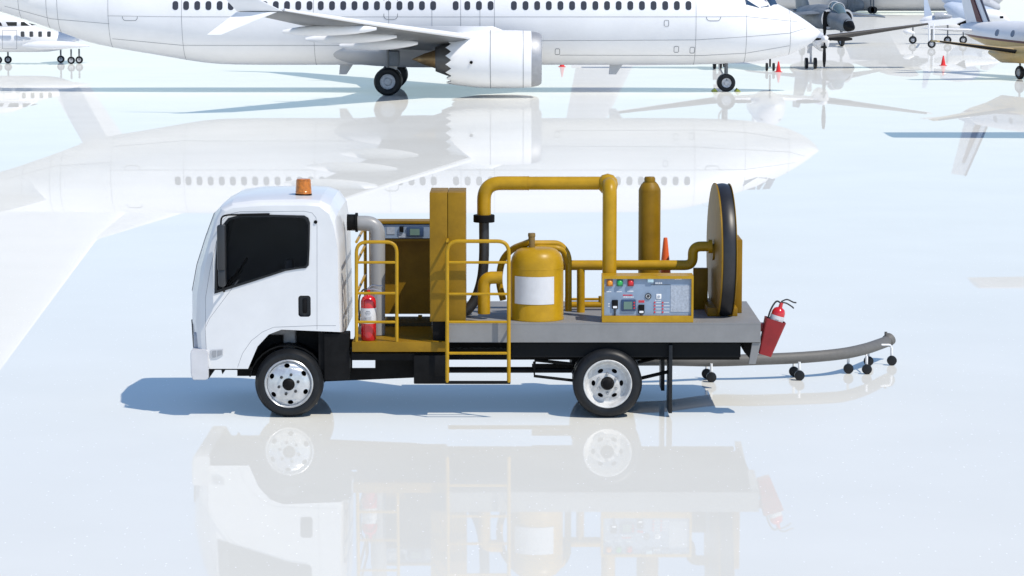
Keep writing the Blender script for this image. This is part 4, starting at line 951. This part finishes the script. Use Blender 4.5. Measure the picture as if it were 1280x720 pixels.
awheel(ft, 2.0, 0.05, .27, .2, 1.1, hubm=plane_grey); awheel(ft, -1.5, 1.1, .3, .22, 1.2, hubm=plane_grey); awheel(ft, -1.5, -1.1, .3, .22, 1.2, hubm=plane_grey)

# ---- large grey transport far behind
YG = 232.0; gx0 = P(900, 13, YG).x; gx1 = P(1236, 13, YG).x; gzb = P(1100, 13.5, YG).z
tr = empty('transport_aircraft', ((gx0+gx1)/2, YG, 0), 'huge light grey transport aircraft parked farthest away along the top', 'cargo plane')
def G(n_, bm_, m_, sm=True, p=None): return build(n_, bm_, m_, p or tr, sm, True)
bm = NB(); rz = 2.3
hull(bm, [(gx0-14, YG, gzb+4.6, .2, .4), (gx0-8, YG, gzb+3.6, 1.2, 1.2), (gx0, YG, gzb+rz+.1, 2.1, 2.15), (gx0+4, YG, gzb+rz, 2.3, rz), (gx1-4, YG, gzb+rz, 2.3, rz), (gx1-1, YG, gzb+rz-.1, 1.9, 2.1), (gx1+.8, YG, gzb+1.7, 1.1, 1.2), (gx1+1.5, YG, gzb+1.5, .3, .3)], 40); G('fuselage', bm, plane_grey)
bm = NB(); 
for s in (-1, 1): foil(bm, [(gx1-8, gx1-13, YG+s*1.5, gzb+4.4, .5), (gx1-9.2, gx1-12, YG+s*19, gzb+4.8, .2)])
G('wing', bm, plane_grey)
for y_ in (-7, -13, 7, 13):
    bm = NB(); lathe(bm, [(.1, 1.8), (.5, 1.4), (.62, 0), (.5, -1.6), (.3, -2.2)], 24, TX(gx1-9, YG+y_, gzb+4.1)); G('engine', bm, dark_grey)
bm = NB(); foil(bm, [(gx0-8, gx0-13.5, YG, gzb+4.4, .4), (gx0-11.5, gx0-14.8, YG, gzb+11.5, .2)], (0, 1, 0)); G('tail_fin', bm, plane_grey)
for a, b, m_ in ((1059, 1072, dark_grey), (1117, 1120, dark_grey)):
    x0 = P(a, 5, YG-2).x; x1 = P(b, 5, YG-2).x
    if a == 1059:
        bm = NB(); hull(bm, [(x0, YG-2.0, gzb+1.1, .5, 1.0), (x0+.4, YG-2.2, gzb+1.0, .6, 1.15), (x1+.6, YG-2.1, gzb+.5, .2, .3)], 20); G('gear_pod', bm, dark_grey)
for px in (1088.5, 1092):
    x = P(px, 20, YG-2.6).x; bm = NB(); tube(bm, [(x, YG-2.6, 0.25), (x, YG-2.3, 1.4)], .07, 8); G('gear_leg', bm, dark_grey)
    bm = NB(); lathe(bm, [(0, .1), (.3, .1), (.33, .05), (.33, -.05), (0, -.1)], 20, TY(x, YG-2.7, .33)); G('main_wheel', bm, rubber)

# ---- pale fighter with a tall fin
YP = 141.0; pf = empty('pale_fighter_jet', (P(1172, 55, YP).x, YP, 0), 'small white fighter jet with upright fin and tip tank, wheels behind the gold aircraft wing', 'fighter jet')
def K(n_, bm_, m_, sm=True, p=None): return build(n_, bm_, m_, p or pf, sm, True)
def hw(bm, pts, Y, seg=28):
    secs = []
    for q in pts:
        px, a, b = q[:3]; k = q[3] if len(q) > 3 else 1.; A_, B2 = P(px, a, Y), P(px, b, Y); rz = max(.015, (A_.z-B2.z)/2); secs.append((A_.x, Y, (A_.z+B2.z)/2, rz*k, rz))
    return hull(bm, secs, seg)
bm = NB(); hw(bm, [(1150,25,27),(1155,21,29),(1165,19,36),(1178,20,38),(1195,23,40),(1215,26,40),(1235,28,37),(1250,31,34)], YP); K('fuselage', bm, plane_white)
bm = NB(); a = [P(*p, YP) for p in ((1155.5,24),(1166,22),(1159,-1),(1154.8,-1))]; prism(bm, [(p.x, p.z) for p in a], YP-.06, YP+.06); K('tail_fin', bm, pale_blue, False)
bm = NB(); hw(bm, [(1168,16,24),(1178,15,24),(1185,17,23),(1190,19,22)], YP-.3); K('canopy', bm, mat('canopy_pale', (.40, .42, .45), .2))
bm = NB(); hw(bm, [(1129,39,40),(1132,37,42.5),(1137,36.5,43.5),(1143,40,43)], YP-1.2, 20); K('tip_tank', bm, plane_white)
bm = NB(); a = [P(*p, YP-1.0) for p in ((1150,27),(1200,22),(1208,25),(1196,30),(1160,33))]; prism(bm, [(p.x, p.z) for p in a], YP-1.2, YP-.7); K('wing', bm, plane_white, False)
bm = NB(); a = [P(*p, YP-1.2) for p in ((1196,30),(1209,24.5),(1206,36))]; prism(bm, [(p.x, p.z) for p in a], YP-1.26, YP-1.1); K('air_intake', bm, black, False)
for px, y, pyb in ((1141, YP, 51), (1164.5, YP-8, 60), (1184.5, YP-.5, 51), (1204, YP, 51)):
    g = P(px, pyb-4, y); l = Vector((g.x, y, 0))-pf.location
    if px == 1164.5: y = YP-8
    awheel(pf, l.x, y-YP, .24, .16, 1.2, hubm=plane_grey)
bm = NB(); 
for px in (1161.5, 1167): tube(bm, [P(px, 30, YP-8), P(px, 52, YP-8)], .05, 8)
tube(bm, [P(1164, 31, YP-8), P(1164, 31, YP-1)], .06, 8)
K('front_strut', bm, plane_white)

# ---- pale blue rounded airframe behind
YB = 160.0; pb = empty('pale_blue_jet', (P(1200, 40, YB).x, YB, 0), 'pale blue-grey jet with a rounded body, partly behind the striped tail fin', 'jet')
def V_(n_, bm_, m_, sm=True, p=None): return build(n_, bm_, m_, p or pb, sm, True)
bm = NB(); hw(bm, [(1180,6,9),(1184,3,15),(1190,2,24),(1198,3,30),(1210,4,36),(1225,5,40),(1240,10,40),(1252,16,36),(1262,26,30)], YB); V_('fuselage', bm, pale_blue)
bm = NB(); hw(bm, [(1178,-12,2),(1186,-14,8),(1200,-16,8),(1218,-14,5),(1226,-8,0)], YB+.6); V_('engine_pod', bm, pale_blue)
bm = NB(); hw(bm, [(1228,12,24),(1236,11,27),(1246,12,28),(1256,18,28),(1262,25,28)], YB-1.2); V_('nose_section', bm, plane_white)
bm = NB(); box(bm, P(1250, 20, YB-2).x, P(1254, 20, YB-2).x, YB-2.15, YB-1.9, P(0, 23, YB-2).z, P(0, 20, YB-2).z, .03); V_('sensor_port', bm, black)
bm = NB(); hw(bm, [(1228,-2,10),(1236,-3,14),(1244,2,14),(1250,6,12)], YB+2); V_('engine_exhaust', bm, plane_grey)
for px in (1210, 1235):
    g = P(px, 40, YB); awheel(pb, g.x-pb.location.x, 0, .3, .2, 1.1, hubm=plane_grey)

# ---- white and gold business aircraft at the right
YW = 92.0; gr = empty('gold_bellied_aircraft', (P(1308, 95, YW).x, YW+.4, 0), 'white business aircraft with gold belly and maroon stripe at the right edge', 'propeller aircraft', rz=R(-68))
def Q(n_, bm_, m_, sm=True, p=None): return build(n_, bm_, m_, p or gr, sm, False)
fz = 1.85
sc_ = [(-7.2, 0, fz+.25, .1, .15), (-6.2, 0, fz+.15, .32, .38), (-4.6, 0, fz, .55, .58), (-3, 0, fz-.1, .75, .74), (-1, 0, fz-.12, .82, .8), (3, 0, fz-.15, .82, .8), (4.2, 0, fz-.25, .7, .62), (5.6, 0, fz-.45, .4, .38), (6.4, 0, fz-.5, .08, .08)]
bm = NB(); hull(bm, sc_, 40)
for zq in (fz-.32, fz-.22): bmesh.ops.bisect_plane(bm, geom=bm.verts[:]+bm.edges[:]+bm.faces[:], plane_co=(0, 0, zq), plane_no=(.03, 0, 1))
for f in bm.faces:
    c = f.calc_center_median(); f.material_index = 0
    c.z += .03*c.x
    if c.z < fz-.32: f.material_index = 2
    elif c.z < fz-.22: f.material_index = 1
Q('fuselage', bm, [plane_white, maroon, gold])
for x_ in (-2.9, -1.5, -.1, 1.3):
    ry_ = interp([(s[0], s[3], s[4], s[2]) for s in sc_], x_); bm = NB(); a = math.asin(.3/ry_[1]) if False else .35
    pz_ = ry_[2]+ry_[1]*math.sin(.30); py_ = -ry_[0]*math.cos(.30)
    lathe(bm, [(0, .012), (.12, .012), (.125, .016), (.16, .016), (.165, -.05)], 24, Matrix.Translation((x_, py_, pz_)) @ Matrix.Rotation(PI/2-.28, 4, 'X')); o = Q('porthole', bm, mat('porthole_glass', (.20, .23, .28), .12))
bm = NB(); foil(bm, [(-4.6, -6.7, 0, fz+.3, .12), (-6.6, -7.9, 0, fz+3.0, .07)], (0, 1, 0)); fn = Q('tail_fin', bm, plane_white)
bm = NB(); prism(bm, [(-5.2, fz+.55), (-5.65, fz+.55), (-6.75, fz+2.4), (-6.6, fz+2.4)], -.135, .135); Q('fin_stripe', bm, maroon, False, fn)
bm = NB(); tube(bm, [(-4.6, 0, fz+.35), (-6.6, 0, fz+3.0)], .05, 8); Q('fin_leading_edge', bm, mat('boot_navy', (.02, .025, .05), .4), True, fn)
tc_ = bpy.data.curves.new('registration', 'FONT'); tc_.body = 'N550DP'; tc_.size = .30; tc_.extrude = .002
to = bpy.data.objects.new('registration', tc_); COL.objects.link(to); dg = bpy.context.evaluated_depsgraph_get(); me = bpy.data.meshes.new_from_object(to.evaluated_get(dg)); bpy.data.objects.remove(to)
o = bpy.data.objects.new('registration_lettering', me); COL.objects.link(o); o.parent = fn; o.location = (-5.9, -.16, fz+.28); o.rotation_euler = (PI/2, 0, 0); me.materials.clear(); me.materials.append(mat('registration_black', (.05, .05, .06), .5))
for s in (-1, 1):
    bm = NB(); foil(bm, [(-5.5, -6.7, s*.2, fz+.15, .08), (-6.2, -6.9, s*2.4, fz+.25, .03)]); Q('tailplane', bm, plane_white)
    bm = NB(); foil(bm, [(1.6, -.7, s*.5, fz-.75, .2), (1.2, -.6, s*2.0, fz-.62, .17), (.35, -.35, s*5.75, fz-.12, .05)]); wq = Q('wing', bm, gold)
    bm = NB(); tube(bm, [(1.36, s*1.6, fz-.68), (.38, s*5.65, fz-.13)], [.10, .035], 12); Q('deicing_boot', bm, black, True, wq)
    bm = NB(); hull(bm, [(-1.4, s*2.0, fz-.7, .1, .1), (-.3, s*2.0, fz-.78, .32, .35), (1.5, s*2.0, fz-.72, .34, .38), (2.8, s*2.0, fz-.68, .24, .28), (3.0, s*2.0, fz-.66, .12, .14)], 28); Q('engine_nacelle', bm, gold)
    awheel(gr, .4, s*1.55, .30, .2, 1.4, hubm=rimw)
awheel(gr, 4.4, 0, .22, .15, 1.3, hubm=rimw)

# ---- cones on the apron
def gcone(px, pyb, h, r, label):
    v = pyb-360; ang = PITCH+math.atan(v/F_PX); Y = CAM_H/math.tan(ang)-CAM_D; p = P(px, pyb, Y); cone((p.x, Y, 0.0), h, r, redcone, label, 'red cones on the apron')
gcone(973, 90, .50, .17, 'small red cone just right of the airliner nose wheel')
gcone(1179, 82, .50, .17, 'small red cone alone on open apron left of the gold wing')
gcone(702.5, 83.5, .50, .17, 'small red cone mostly under the airliner belly right of the engine')

# ---- high-winged airliner parked out of frame on the right: only its wing's shadow and mirror image reach the picture
YU = 51.0; hwp = empty('high_wing_airliner', (27, YU, 0), 'grey-white wing of a parked airliner, known only by its shadow and reflection at the right', 'airliner', rz=-PI/2)
bm = NB(); hull(bm, [(-12, 0, 3.2, .1, .2), (-8, 0, 2.9, .8, .8), (-3, 0, 2.5, 1.35, 1.35), (6, 0, 2.5, 1.35, 1.35), (9, 0, 2.3, 1.0, 1.0), (10.6, 0, 2.1, .2, .2)], 32); build('fuselage', bm, plane_white, hwp)
bm = NB(); foil(bm, [(1.2, -1.3, -13, 4.35, .09), (1.7, -1.5, -6, 4.25, .2), (1.8, -1.6, 0, 4.1, .3), (1.7, -1.5, 6, 4.25, .2), (1.2, -1.3, 13, 4.35, .09)]); build('wing', bm, plane_grey, hwp)
bm = NB(); foil(bm, [(-7.5, -11.5, 0, 3.4, .2), (-10, -12.2, 0, 8, .12)], (0, 1, 0)); build('tail_fin', bm, plane_white, hwp)
for s_ in (-1, 1):
    bm = NB(); hull(bm, [(-2, s_*4.2, 3.7, .1, .1), (0, s_*4.2, 3.65, .5, .55), (2.6, s_*4.2, 3.6, .5, .55), (3.4, s_*4.2, 3.6, .25, .3), (3.8, s_*4.2, 3.6, .03, .03)], 24); build('engine_nacelle', bm, plane_white, hwp)
    awheel(hwp, -.5, s_*1.7, .4, .3, 1.6, hubm=rimw)
awheel(hwp, 7.5, 0, .3, .2, 1.6, hubm=rimw)
